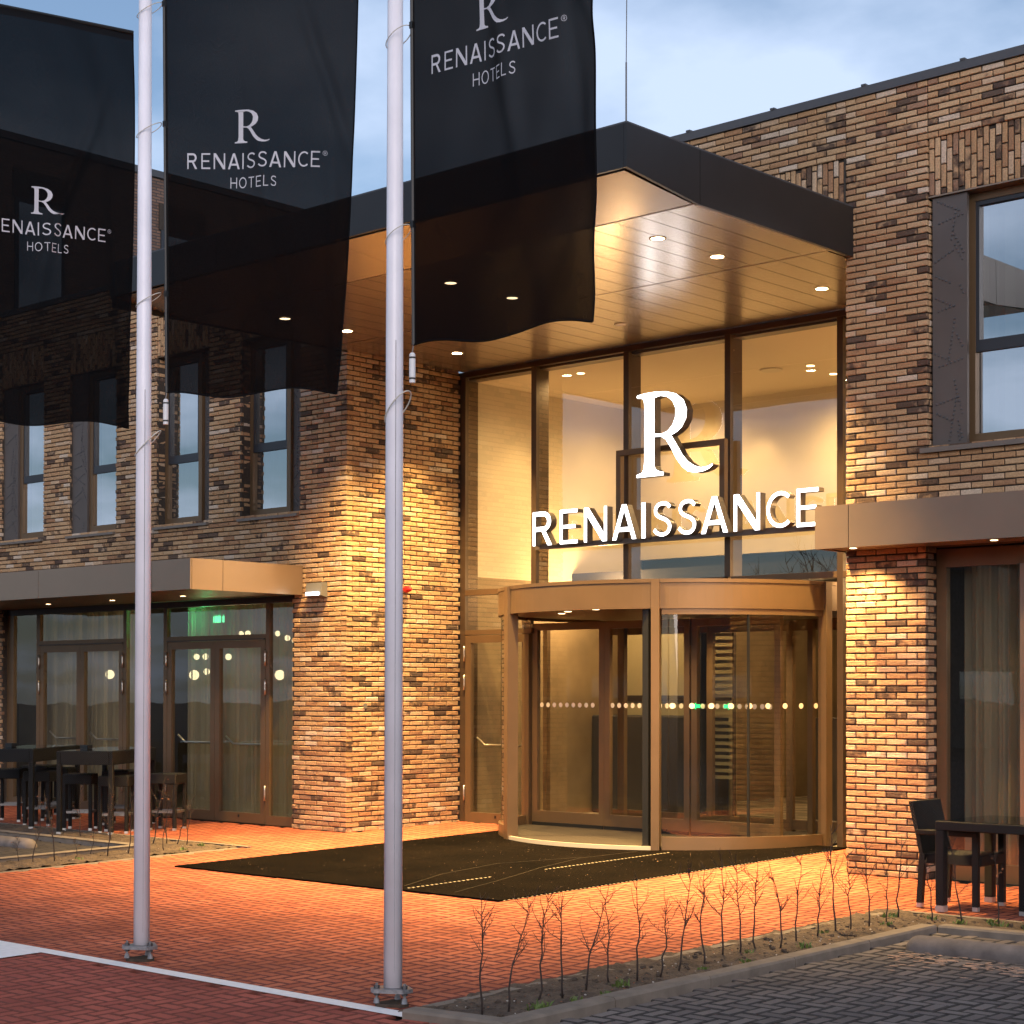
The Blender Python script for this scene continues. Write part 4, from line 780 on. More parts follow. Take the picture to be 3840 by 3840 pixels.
MB().box(-13.405, -13.375, YW - .045, YW - .032, 1.78, 1.88).build("door_sensor", "black", rd); MB().box(-13.397, -13.383, YW - .05, YW - .046, 1.80, 1.86).build("sensor_light", "green", rd)
for x, s_ in ((-12.62, -1), (-12.16, 1)):
    MB().add([(x - .07, YW - .036, 1.585), (x + .0, YW - .036, 1.625), (x + .0, YW - .036, 1.605), (x + .06, YW - .036, 1.605), (x + .06, YW - .036, 1.565), (x, YW - .036, 1.565), (x, YW - .036, 1.545)] if s_ < 0 else [(x + .07, YW - .036, 1.585), (x, YW - .036, 1.625), (x, YW - .036, 1.605), (x - .06, YW - .036, 1.605), (x - .06, YW - .036, 1.565), (x, YW - .036, 1.565), (x, YW - .036, 1.545)], [tuple(range(7))]).build("arrow_sticker", "green", rd)
MB().box(-13.25, -13.05, YW - .05, YW - .033, .075, .11).build("floor_bumper", "black", rd)

# entrance mat
em = thing("entrance_mat", "large black ribbed entrance mat on the paving before the revolving door", "mat", (-12.7, 14.0, gz(14.0)))
def slab(name, mat, x0, x1, y0, y1, z, h, parent): return MB().prism([(x0, y0), (x1, y0), (x1, y1), (x0, y1)], lambda p: gz(p[1]) + z, lambda p: gz(p[1]) + z + h).build(name, mat, parent)
slab("mat_section", "matting", -15.04, -13.42, 11.24, 16.9, .003, .012, em); slab("mat_section", "matting", -13.415, -11.755, 11.26, 16.9, .003, .012, em); slab("mat_section", "matting", -11.75, -10.52, 11.30, 16.9, .003, .012, em)
rm_ = random.Random(77); db = MB()
for i in range(420):
    x = rm_.uniform(-15.0, -10.55); y = 11.3 + 5.4 * rm_.random() ** .8; q = rm_.choice((.002, .003, .004, .006)); a = rm_.random() * 6.28; z = gz(y) + .0155
    db.add([(x + q * math.cos(a + k * 1.57) * (1 if k % 2 else .6), y + q * math.sin(a + k * 1.57) * (1 if k % 2 else .6), z + .001 + (.003 if k == 0 else 0)) for k in range(4)], [(0, 1, 2, 3)])
db.build("mat_grit", "sand", kind="stuff")
for pts_ in ([(-11.9, 11.5), (-12.3, 12.4), (-12.5, 13.4), (-12.2, 14.4)], [(-11.2, 11.45), (-11.55, 12.5), (-11.9, 13.4), (-12.15, 14.3), (-12.1, 15.2)]):
    MB().tube([(a, b, gz(b) + .0155) for a, b in [(p[0], p[1]) for p in pts_]], .002, 4).build("mat_crease", "strip_dim", em)
def dashes(x, y0, y1, z, w=.013):
    m = MB(); y = y0
    while y < y1: m.quad((x - w, y, gz(y) + z), (x + w, y, gz(y) + z), (x + w, y + .028, gz(y) + z), (x - w, y + .028, gz(y) + z)); y += .06
    return m.build("edge_strip", "strip", em, kind="stuff")
dashes(-11.7525, 11.4, 12.5, .0165); dashes(-11.7525, 13.3, 15.3, .0165); dashes(-10.513, 11.35, 16.6, .008, .010)

# ------------------------------------------------------------------ lobby behind the glass
lob = thing("lobby_room", "warm lit double-height lobby seen through the glass entrance", "room", (-12.9, 20, 0.03))
MB().box(XL - .2, -16.43, YG + .25, 30, 3.28, 5.95).build("side_wall", "plaster", lob); MB().box(XL - .2, -16.43, YG + .25, 30, 0, 3.28).build("side_wall", "lobbywall", lob); MB().box(-9.31, -9.2, YG + .03, 30, 3.28, 5.95).build("side_wall", "plaster", lob); MB().box(-9.31, -9.2, YG + .03, 30, 0, 3.28).build("side_wall", "lobbywall", lob)
MB().box(-16.43, -9.31, 20.6, 20.75, 3.69, 5.88).build("upper_wall", "plaster", lob); MB().box(-16.43, -9.31, YG + .23, 20.75, 5.88, 5.95).build("ceiling", "ceil", lob)
MB().box(-16.43, -9.31, 20.75, 30, 3.55, 3.69).build("lower_ceiling", "dark", lob); MB().box(-16.43, -9.31, 29.8, 30, 0.03, 3.55).build("back_wall", "lobbywall", lob)
MB().box(-16.42, -9.32, 19.15, 20.74, 3.28, 3.42).build("light_block_slab", "dark", lob)  # unseen slab added to keep the upper light out of the lower lobby
MB().box(-16.43, -9.31, YG, 30, -.02, 0.03).build("floor", "carpet", lob)
MB().box(-16.42, -14.4, 20.2, 20.3, .03, 3.0).build("blind", "blind_dim", lob); MB().box(-16.42, -14.4, 20.19, 20.32, 3.0, 3.1).build("blind_rail", "bronze_dark", lob)
MB().box(-14.3, -14.2, 19.2, 19.4, .03, 3.27).build("timber_screen", "dark", lob)
MB().cbox(-16.40, -14.42, 19.55, 20.15, .03, 1.42, c=.02).build("added_dark_box", "dark", lob)  # dark box added to darken the lower part of the lobby view
MB().box(-16.42, -14.42, 20.17, 20.195, 1.62, 1.70).build("blind_rail", "bronze_dark", lob)
for k_ in range(26): MB().box(-14.15, -13.75, 19.3, 19.33, .6 + k_ * .09, .645 + k_ * .09).build("louvre_slat", "blind_dim", lob)
MB().box(-14.17, -14.15, 19.28, 19.34, .03, 3.2).build("louvre_post", "bronze_dark", lob); MB().box(-13.75, -13.73, 19.28, 19.34, .03, 3.2).build("louvre_post", "bronze_dark", lob)
for x_, y_ in ((-15.95, 18.0), (-14.62, 18.0), (-11.75, 18.0), (-10.95, 18.2)): MB().box(x_, x_ + .07, y_, y_ + .07, .06, 2.6).build("inner_door_stile", "bronze", lob)
cc = []
brk = rows('F', 19.6, [(-11.95, -11.2, 0.03, 3.2)], -11.95) ; m = MB()
for s in brk: m.add([tf('F', 19.6, v, s[2], s[3]) for v in brick_local(s[4], BH, s[5], rng)], BF)
pil = m.build("brick_pillar", "brick", lob, kind="stuff"); MB().box(-11.94, -11.21, 19.612, 20.3, .03, 3.27).build("pillar_core", "mortar", lob)
for x, y in ((-14.95, 17.6), (-12.44, 19.13), (-12.54, 19.82), (-15.16, 19.75), (-10.4, 19.0)):
    t = MB().lathe((x, y), [(.001, 5.876), (.05, 5.876)], 14).build("ceiling_lamp", "bulb_small", lob)
    L = bpy.data.lights.new("ceiling_lamp_beam", 'SPOT'); L.energy = 235; L.color = (1, .66, .28); L.spot_size = rad(165); L.spot_blend = .9; L.shadow_soft_size = .1; o = bpy.data.objects.new("ceiling_lamp_beam", L); col.objects.link(o); o.parent = lob; o.location = Vector((x, y, 5.84)) - WO[lob]
for x, y in ((-15.9, 18.0), (-14.2, 20.2), (-11.5, 20.25)):   # wall washers
    L = bpy.data.lights.new("wall_washer", 'SPOT'); L.energy = 50; L.color = (1, .64, .26); L.spot_size = rad(80); L.spot_blend = .6; L.shadow_soft_size = .05; o = bpy.data.objects.new("wall_washer", L); col.objects.link(o); o.parent = lob; o.location = Vector((x, y, 5.80)) - WO[lob]
for x, y, e_ in ((-12.8, 24, 45), (-11.0, 21.5, 80), (-14.6, 22.5, 70), (-10.3, 18.6, 120), (-15.6, 18.9, 130)):
    L = bpy.data.lights.new("lobby_lamp", 'POINT'); L.energy = e_; L.color = (1, .62, .28); L.shadow_soft_size = .15; o = bpy.data.objects.new("lobby_lamp", L); col.objects.link(o); o.parent = lob; o.location = Vector((x, y, 3.1)) - WO[lob]
    MB().lathe((x, y), [(.001, 3.54 if y > 21 else 3.2), (.05, 3.54 if y > 21 else 3.2)], 12).build("ceiling_lamp", "bulb_small", lob)
sm = MB().lathe((-12.95, 19.0), [(.001, 5.86), (.14, 5.86), (.15, 5.879)], 24).build("ceiling_speaker", "plaster", lob)
# bar with shelves and bottles at the back, reception screen
bar = thing("back_bar", "dark back bar with shelves seen through the revolving door", "bar", (-14.0, 26, .03))
MB().box(-15.6, -12.4, 26, 26.6, .03, 1.1).build("counter", "darkwall", bar)
for z in (1.5, 1.95, 2.4): MB().box(-15.6, -12.4, 26.9, 27.1, z, z + .03).build("shelf", "chrome", bar)
for x in (-15.5, -14.5, -13.5, -12.5): MB().box(x, x + .03, 26.88, 26.9, 1.1, 3.3).build("shelf_post", "chrome", bar)
rb = random.Random(8)
for i in range(16):
    x = -15.3 + i * .18; h = rb.uniform(.2, .3); z = rb.choice((1.53, 1.98)); MB().lathe((x, 26.98), [(.001, z), (.035, z), (.035, z + h * .6), (.012, z + h * .75), (.012, z + h), (.001, z + h)], 8).build("bottle", rb.choice(("leaf", "grey", "dot")), bar)
tag(MB().add([(-12.75, 20.5, 1.42), (-12.4, 20.42, 1.42), (-12.36, 20.45, 1.68), (-12.71, 20.53, 1.68), (-12.74, 20.54, 1.42), (-12.39, 20.46, 1.42), (-12.35, 20.49, 1.68), (-12.70, 20.57, 1.68)], [(0, 1, 2, 3), (4, 5, 6, 7), (0, 1, 5, 4), (1, 2, 6, 5), (2, 3, 7, 6), (3, 0, 4, 7)]).build("reception_screen", "screen"), "small lit screen on the reception desk behind the revolving door", "screen")
tag(MB().box(-13.4, -11.9, 20.55, 21.1, .03, 1.40).build("reception_desk", "darkwall"), "dark reception desk in the lobby under the lit screen", "desk")

# ------------------------------------------------------------------ small canopies
def small_canopy(name, label, x0, x1, yf, z0, z1, joints, sidejoint, lamps, wall_y=Y0, left_end=False):
    t = thing(name, label, "canopy", ((x0 + x1) / 2, wall_y, z0)); e = [x0] + joints + [x1]
    for a, b in zip(e, e[1:]): MB().box(a + .004, b - .004, yf, yf + .02, z0, z1).build("fascia_panel", "canopy_panel", t)
    if sidejoint is not None:
        ee = [yf + .0205] + sidejoint + [wall_y - .004]
        for a, b in zip(ee, ee[1:]): MB().box(x1 - .02, x1, a + .004, b - .004, z0, z1).build("side_panel", "canopy_panel", t)
    if left_end: MB().box(x0, x0 + .02, yf + .0205, wall_y - .004, z0, z1).build("side_panel", "canopy_panel", t)
    n = max(1, round((wall_y - yf) / .3)); w = (wall_y - yf - .03) / n
    for i in range(n): MB().box(x0 + .022, x1 - .022, yf + .022 + i * w + .002, yf + .022 + (i + 1) * w - .002, z0 + .012, z0 + .03).build("soffit_board", "soffit" if False else "bronze", t)
    MB().box(x0 + .002, x1 - .002, yf + .002, wall_y - .004, z1 - .002, z1 + .008).build("top_sheet", "canopy_panel", t); MB().box(x0 + .03, x1 - .03, yf + .04, wall_y - .01, z0 + .04, z1 - .02).build("core", "gap", t)
    for x, y in lamps:
        MB().lathe((x, y), [(.001, z0 + .0085), (.035, z0 + .0085)], 14).build("lamp_glass", "bulb_small", t)
        L = bpy.data.lights.new("canopy_lamp_beam", 'SPOT'); L.energy = 45 if x != -9.02 else 190; L.color = (1, .62, .25); L.spot_size = rad(80 if x != -9.02 else 125); L.spot_blend = .7; L.shadow_soft_size = .04; o = bpy.data.objects.new("canopy_lamp_beam", L); col.objects.link(o); o.parent = t; o.location = Vector((x, y, z0 - .02)) - WO[t]
    return t
small_canopy("terrace_canopy", "bronze metal canopy over the glass doors of the left wing", -25.0, -17.28, 13.13, 2.975, 3.34, [-23.4, -20.55, -18.05], [13.62], [(-22.03, 14.24), (-20.44, 14.22), (-18.82, 14.18), (-23.6, 14.24)])
small_canopy("window_canopy", "bronze metal canopy over the ground-floor window at right edge", -9.3, -5.6, 14.37, 3.105, 3.50, [-8.93], None, [(-7.6, 14.66), (-9.02, 14.60)], left_end=True)  # the left-end lamp is added, its fitting unseen, to light the pier

# ------------------------------------------------------------------ left wing glass doors
YD = Y0 + .12
fr = thing("glass_front", "bronze-framed glass shopfront under the left canopy with sheer curtains", "glass wall", (-20.9, YD, 0))
def fbox(x0, x1, z0, z1, d=.06, mat="bronze", nm="frame_bar"): return MB().box(x0, x1, YD - d / 2, YD + d / 2, z0, z1).build(nm, mat, fr)
fbox(-24.31, -17.49, 2.90, 2.985, .08, "bronze_dark")
for a, b in ((-24.31, -24.13), (-23.50, -23.41), (-21.28, -21.20), (-20.33, -20.25), (-18.12, -18.045), (-17.52, -17.49)): fbox(a, b, .01, 2.90)
for a, b in ((-24.13, -23.50), (-21.20, -20.33), (-18.045, -17.52)):
    fbox(a + .001, b - .001, .01, .13); MB().quad((a, YD, .13), (b, YD, .13), (b, YD, 2.90), (a, YD, 2.90)).build("pane", "glass_shop", fr)
for a, b in ((-23.41, -21.28), (-20.25, -18.12)):
    fbox(a + .001, b - .001, 2.43, 2.50); MB().quad((a, YD, 2.50), (b, YD, 2.50), (b, YD, 2.90), (a, YD, 2.90)).build("pane", "glass_shop", fr)
for i, (a, b, lab) in enumerate(((-23.40, -21.29, "double glass door at far left behind the bar tables"), (-20.24, -18.13, "double glass door nearest the lamp-lit brick corner"))):
    t = thing("double_door", lab, "door", ((a + b) / 2, YD, .01)); mid = (a + b) / 2
    leaf(t, a, mid - .003, YD, .015, 2.425, st=.095, bot=.13, hinge=a - .012, gl="glass_shop"); leaf(t, mid + .003, b, YD, .015, 2.425, st=.095, bot=.13, hinge=b + .012, gl="glass_shop")
    MB().box(a, b, YD - .05, YD - .035, 2.43, 2.445).build("drip_strip", "bronze_dark", t)
def curtain(label, x0, x1, y, z0, z1, mat="curtain", folds=9.0, amp=.03, seed=0):
    r_ = random.Random(seed); n = int((x1 - x0) * 60); m = MB(); ph = r_.random() * 6; y_ = []
    for k in range(n + 1): x = x0 + (x1 - x0) * k / n; y_.append((x, y + amp * math.sin(x * folds * 2.1 + ph) + amp * .7 * math.sin(x * folds * 5.3 + 1.3) + amp * .4 * math.sin(x * folds * 11.7)))
    for (a, b), (c, d) in zip(y_, y_[1:]): m.quad((a, b, z0), (c, d, z0), (c, d, z1), (a, b, z1))
    o = m.build("curtain", mat, smooth=True); return tag(o, label, "curtain")
curtain("sheer curtain behind the far left glass doors", -23.9, -21.3, YD + .28, .05, 2.95, seed=1); curtain("sheer curtain behind the glass doors nearest the entrance", -20.2, -17.5, YD + .28, .05, 2.95, seed=2)
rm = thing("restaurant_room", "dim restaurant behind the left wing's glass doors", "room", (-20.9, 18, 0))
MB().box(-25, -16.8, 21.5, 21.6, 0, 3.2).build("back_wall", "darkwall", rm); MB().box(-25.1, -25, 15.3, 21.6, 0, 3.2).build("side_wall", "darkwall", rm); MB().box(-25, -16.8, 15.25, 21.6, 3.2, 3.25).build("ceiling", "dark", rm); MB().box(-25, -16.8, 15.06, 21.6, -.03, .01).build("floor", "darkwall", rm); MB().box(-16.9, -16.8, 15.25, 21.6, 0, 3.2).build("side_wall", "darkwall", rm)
GL = [(-22.21, 2.28, .093), (-21.985, 2.28, .099), (-21.43, 2.27, .099), (-22.27, 2.0, .155), (-21.96, 2.05, .1), (-21.13, 2.61, .087), (-20.97, 2.615, .087), (-20.28, 2.6, .082), (-20.06, 2.53, .087), (-19.9, 2.49, .082), (-20.23, 1.99, .15), (-24.5, 2.02, .15)]
GN = ["upper left of the near door", "upper, right beside it, of the near door's left leaf", "alone high in the near door's right leaf", "large and low in the near door's left leaf", "low and right in the near door's left leaf", "left of two behind the near transom light", "right of two behind the near transom light", "half hidden in the narrow pane by the brick corner", "second in the narrow pane by the brick corner", "right-hand one in the narrow pane by the brick corner", "large and low in the narrow pane by the brick corner", "large, alone in the far left door"]
for (x, z, d), nm in zip(GL, GN):
    t = thing("pendant_lamp", "lit globe pendant lamp, " + nm, "lamp", (x, 17.0, z), "globe pendant lamps in the restaurant"); r = d / 2 * 1.0
    MB().lathe((x, 17.0), [(max(.001, r * math.sin(math.pi * k / 10)), z - r * math.cos(math.pi * k / 10)) for k in range(11)], 18).build("globe", "globe", t, smooth=True); MB().tube([(x, 17.0, z + r), (x, 17.0, 3.2)], .004, 5).build("cord", "black", t)
L = bpy.data.lights.new("pendant_light", 'POINT'); L.energy = 38; L.color = (1, .72, .36); L.shadow_soft_size = .5; o = bpy.data.objects.new("pendant_light", L); col.objects.link(o); o.parent = rm; o.location = Vector((-21.8, 17.3, 2.2)) - WO[rm]
L = bpy.data.lights.new("pendant_light", 'POINT'); L.energy = 26; L.color = (1, .72, .36); L.shadow_soft_size = .5; o = bpy.data.objects.new("pendant_light", L); col.objects.link(o); o.parent = rm; o.location = Vector((-19.0, 17.0, 2.2)) - WO[rm]
ex = thing("exit_sign", "green lit exit sign glowing behind the near transom light", "sign", (-20.38, 16.0, 2.90)); MB().box(-20.20, -19.97, 15.75, 15.77, 2.72, 2.81).build("sign_plate", "exit", ex); MB().box(-20.20, -19.97, 15.771, 15.79, 2.72, 2.83).build("housing", "grey", ex)
L = bpy.data.lights.new("exit_glow", 'POINT'); L.energy = 8; L.color = (.05, 1, .35); L.shadow_soft_size = .08; o = bpy.data.objects.new("exit_glow", L); col.objects.link(o); o.parent = ex; o.location = Vector((-20.15, 15.6, 2.8)) - WO[ex]
# ------------------------------------------------------------------ right ground-floor window
rwnd = thing("shop_window", "ground-floor window with sheer curtains behind the black table", "window", (-7.5, Y0 + .2, 0)); yv = Y0 + .2
MB().box(-8.42, -8.32, yv, yv + .08, .0, 3.1).build("frame_bar", "bronze", rwnd); MB().box(-8.32, -6.0, yv, yv + .08, .0, .17).build("frame_bar", "bronze", rwnd); MB().box(-8.32, -6.0, yv + .001, yv + .08, 2.93, 3.1).build("frame_bar", "bronze", rwnd)
MB().quad((-8.32, yv + .03, .17), (-6.0, yv + .03, .17), (-6.0, yv + .03, 2.93), (-8.32, yv + .03, 2.93)).build("pane", "glass_shop", rwnd); MB().box(-7.575, -7.50, yv - .001, yv + .08, .171, 2.929).build("frame_bar", "canopy_panel", rwnd)
curtain("sheer curtain in the right ground-floor window behind the black table", -8.25, -6.2, yv + .22, .1, 2.95, folds=10, amp=.035, seed=5)
MB().box(-9.1, -6, 17.9, 18, 0, 3.1).build("room_wall", "darkwall", rwnd); MB().box(-9.1, -6, yv + .1, 18, 3.1, 3.12).build("room_ceiling", "dark", rwnd)
MB().box(-7.72, -7.62, yv + .5, yv + .52, .2, 2.8).build("pale_blind", "blind", rwnd)
L = bpy.data.lights.new("room_lamp", 'POINT'); L.energy = 4; L.color = (1, .75, .45); L.shadow_soft_size = .3; o = bpy.data.objects.new("room_lamp", L); col.objects.link(o); o.parent = rwnd; o.location = Vector((-7.6, 16.6, 2.4)) - WO[rwnd]
# ------------------------------------------------------------------ wall fittings
wlm = thing("wall_lamp", "grey wall lamp with white strip light on the left brick pier", "lamp", (-16.96, Y0, 2.93))
MB().add([(-17.11, Y0 - .005, 2.93), (-16.81, Y0 - .005, 2.93), (-16.81, Y0 - .005, 3.12), (-17.11, Y0 - .005, 3.12), (-17.11, Y0 - .12, 2.955), (-16.81, Y0 - .12, 2.955), (-16.81, Y0 - .09, 3.11), (-17.11, Y0 - .09, 3.11)], [(0, 1, 2, 3), (4, 5, 6, 7), (0, 1, 5, 4), (1, 2, 6, 5), (2, 3, 7, 6), (3, 0, 4, 7)]).build("housing", "grey", wlm)
MB().box(-17.085, -16.835, Y0 - .128, Y0 - .122, 2.955, 2.995).build("light_strip", "ledw", wlm)
sir = thing("alarm_sounder", "red fire alarm sounder on the lamp-lit brick wall", "alarm", (XL, 15.91, 3.06))
m = MB(); m.tube([(XL + .002, 15.91, 3.06), (XL + .05, 15.91, 3.06), (XL + .051, 15.91, 3.06), (XL + .095, 15.91, 3.06), (XL + .105, 15.91, 3.06)], [.044, .042, .034, .03, .015], 18); m.build("horn", "red", sir, smooth=False); MB().tube([(XL + .104, 15.91, 3.06), (XL + .115, 15.91, 3.06)], [.018, .012], 12).build("beacon", "red", sir)
tag(MB().tube([(XL + .001, 15.217, 1.57), (XL + .006, 15.217, 1.57)], .035, 16).build("blanking_disc", "grey"), "small round grey disc on the lamp-lit brick wall", "disc")

# ------------------------------------------------------------------ lettering
T = .098
def catmull(p, n=6):
    out = []
    for i in range(len(p) - 1):
        a, b, c, d = p[max(i - 1, 0)], p[i], p[i + 1], p[min(i + 2, len(p) - 1)]
        for k in range(n):
            t = k / n; out.append(tuple(.5 * ((2 * b[j]) + (-a[j] + c[j]) * t + (2 * a[j] - 5 * b[j] + 4 * c[j] - d[j]) * t * t + (-a[j] + 3 * b[j] - 3 * c[j] + d[j]) * t ** 3) for j in (0, 1)))
    return out + [p[-1]]
def ribbon(path, w):
    L, R_ = [], []
    for i, p in enumerate(path):
        a = path[max(i - 1, 0)]; b = path[min(i + 1, len(path) - 1)]; dx, dy = b[0] - a[0], b[1] - a[1]; q = math.hypot(dx, dy) or 1
        L.append((p[0] - dy / q * w / 2, p[1] + dx / q * w / 2)); R_.append((p[0] + dy / q * w / 2, p[1] - dx / q * w / 2))
    return L + R_[::-1]
def arc(cx_, cy_, rx, ry, a0, a1, n=14): return [(cx_ + rx * math.cos(rad(a0 + (a1 - a0) * k / n)), cy_ + ry * math.sin(rad(a0 + (a1 - a0) * k / n))) for k in range(n + 1)]
G = {
    'I': (T, [[(0, 0), (T, 0), (T, 1), (0, 1)]]),
    'E': (.66, [[(0, 0), (.66, 0), (.66, T), (T, T), (T, .45), (.58, .45), (.58, .45 + T), (T, .45 + T), (T, 1 - T), (.65, 1 - T), (.65, 1), (0, 1)]]),
    'N': (.84, [[(0, 0), (T, 0), (T, .78), (.68, 0), (.84, 0), (.84, 1), (.84 - T, 1), (.84 - T, .22), (.16, 1), (0, 1)]]),
    'A': (.88, [[(0, 0), (.145, 0), (.225, .23), (.655, .23), (.735, 0), (.88, 0), (.52, 1), (.36, 1)], [(.268, .35), (.44, .84), (.612, .35)]]),
    'S': (.68, [ribbon(catmull([(.60, .82), (.52, .90), (.42, .932), (.32, .932), (.20, .90), (.12, .82), (.10, .73), (.13, .64), (.22, .57), (.34, .52), (.46, .47), (.56, .39), (.60, .29), (.57, .18), (.49, .10), (.38, .068), (.27, .072), (.15, .12), (.05, .21)]), T)]),
    'C': (.73, [ribbon(arc(.46, .5, .39, .433, 48, 312, 26), T)]),
    'R': (.74, [[(0, 0), (T, 0), (T, .42), (.34, .42), (.57, 0), (.73, 0), (.475, .435)] + arc(.40, .71, .29, .29, -70, 90, 16) + [(0, 1)], [(T, .55), (T, .87)] + arc(.40, .71, .155, .16, 90, -90, 12)]),
    'H': (.80, [[(0, 0), (T, 0), (T, .45), (.80 - T, .45), (.80 - T, 0), (.80, 0), (.80, 1), (.80 - T, 1), (.80 - T, .45 + T), (T, .45 + T), (T, 1), (0, 1)]]),
    'O': (.92, [arc(.46, .5, .46, .51, 0, 350, 35), arc(.46, .5, .46 - T, .51 - T, 0, 350, 35)]),
    'T': (.72, [[(.36 - T / 2, 0), (.36 + T / 2, 0), (.36 + T / 2, 1 - T), (.72, 1 - T), (.72, 1), (0, 1), (0, 1 - T), (.36 - T / 2, 1 - T)]]),
    'L': (.58, [[(0, 0), (.58, 0), (.58, T), (T, T), (T, 1), (0, 1)]]),
    'serif': (1.115, [[(0.0, 0.962), (0.012, 0.983), (0.125, 0.997), (0.273, 1.0), (0.437, 0.988), (0.583, 0.945), (0.695, 0.862), (0.743, 0.749), (0.731, 0.641), (0.671, 0.55), (0.599, 0.5), (0.515, 0.466), (0.591, 0.358), (0.68, 0.223), (0.759, 0.139), (0.854, 0.079), (0.949, 0.052), (1.035, 0.058), (1.109, 0.083), (1.115, 0.07), (1.059, 0.03), (0.973, 0.006), (0.87, 0.0), (0.759, 0.023), (0.672, 0.088), (0.591, 0.185), (0.502, 0.334), (0.437, 0.424), (0.364, 0.465), (0.265, 0.469), (0.266, 0.135), (0.282, 0.088), (0.323, 0.063), (0.405, 0.043), (0.402, 0.006), (0.001, 0.006), (0.001, 0.038), (0.076, 0.056), (0.106, 0.097), (0.119, 0.194), (0.119, 0.847), (0.109, 0.913), (0.075, 0.943), (0.017, 0.948)],
                      [(0.266, 0.929), (0.355, 0.946), (0.453, 0.925), (0.534, 0.867), (0.58, 0.778), (0.575, 0.67), (0.534, 0.583), (0.462, 0.519), (0.364, 0.494), (0.267, 0.508)]]),
}
def smooth_poly(p): return p
def filled(polys, ext=0.0):
    """2D curve fill -> (verts, faces); y up, z is the extrusion"""
    cu = bpy.data.curves.new("glyph", 'CURVE'); cu.dimensions = '2D'; cu.fill_mode = 'BOTH'; cu.extrude = ext
    for p in polys:
        s = cu.splines.new('POLY'); s.points.add(len(p) - 1); s.use_cyclic_u = True
        for q, (x, y) in zip(s.points, p): q.co = (x, y, 0, 1)
    ob = bpy.data.objects.new("glyph", cu); me = bpy.data.meshes.new_from_object(ob)
    vs = [tuple(v.co) for v in me.vertices]; fs = [tuple(p.vertices) for p in me.polygons]
    bpy.data.meshes.remove(me); bpy.data.objects.remove(ob); bpy.data.curves.remove(cu); return vs, fs
def dense(poly, st):
    out = []
    for a, b in zip(poly, poly[1:] + poly[:1]):
        n = max(1, int(math.hypot(b[0] - a[0], b[1] - a[1]) / st))
        out += [(a[0] + (b[0] - a[0]) * k / n, a[1] + (b[1] - a[1]) * k / n) for k in range(n)]
    return out
# illuminated sign on the glass wall
SY = 16.60
sg = thing("illuminated_sign", "white illuminated letters reading RENAISSANCE under a large serif R", "sign", (-12.8, SY, 3.5))
def sign_letter(ch, x, z, h, sx, depth):
    w, polys = G[ch]; P = [[(px_ * sx, py_ * h) for px_, py_ in p] for p in polys]
    if ch == 'serif': P = [catmull(p + [p[0]], 3)[:-1] if False else p for p in P]
    vs, fs = filled(P, depth / 2); b = MB().add([(x + v[0], SY + depth / 2 + v[2], z + v[1]) for v in vs], fs).build("letter", "letter_side", sg)
    vs, fs = filled(P, 0); MB().add([(x + v[0], SY - .003, z + v[1]) for v in vs], fs).build("lit_face", "letter_face", b)
LX = [(-14.881, -14.56), (-14.433, -14.147), (-14.041, -13.684), (-13.598, -13.233), (-13.15, -13.092), (-12.984, -12.698), (-12.618, -12.339), (-12.276, -11.902), (-11.817, -11.463), (-11.381, -11.073), (-10.974, -10.686)]
for ch, (a, b) in zip("RENAISSANCE", LX): sign_letter(ch, a, 3.572, .42, (b - a) / G[ch][0], .11)
sign_letter('serif', -13.227, 4.289, 1.0, 1.0, .12)
MB().box(-14.95, -10.62, SY + .111, SY + .17, 3.535, 3.60).build("mounting_rail", "letter_side", sg)
for a, b in ((-13.70, -13.63), (-12.16, -12.09)): MB().box(a, b, SY + .19, SY + .26, 3.601, 4.68).build("support_post", "bronze", sg)
MB().box(-13.63, -12.16, SY + .19, SY + .26, 4.615, 4.68).build("support_rail", "bronze", sg)
for x in (-13.66, -12.12): MB().box(x - .015, x + .015, SY + .261, YG - .03, 3.55, 3.58).build("bracket", "bronze", sg)

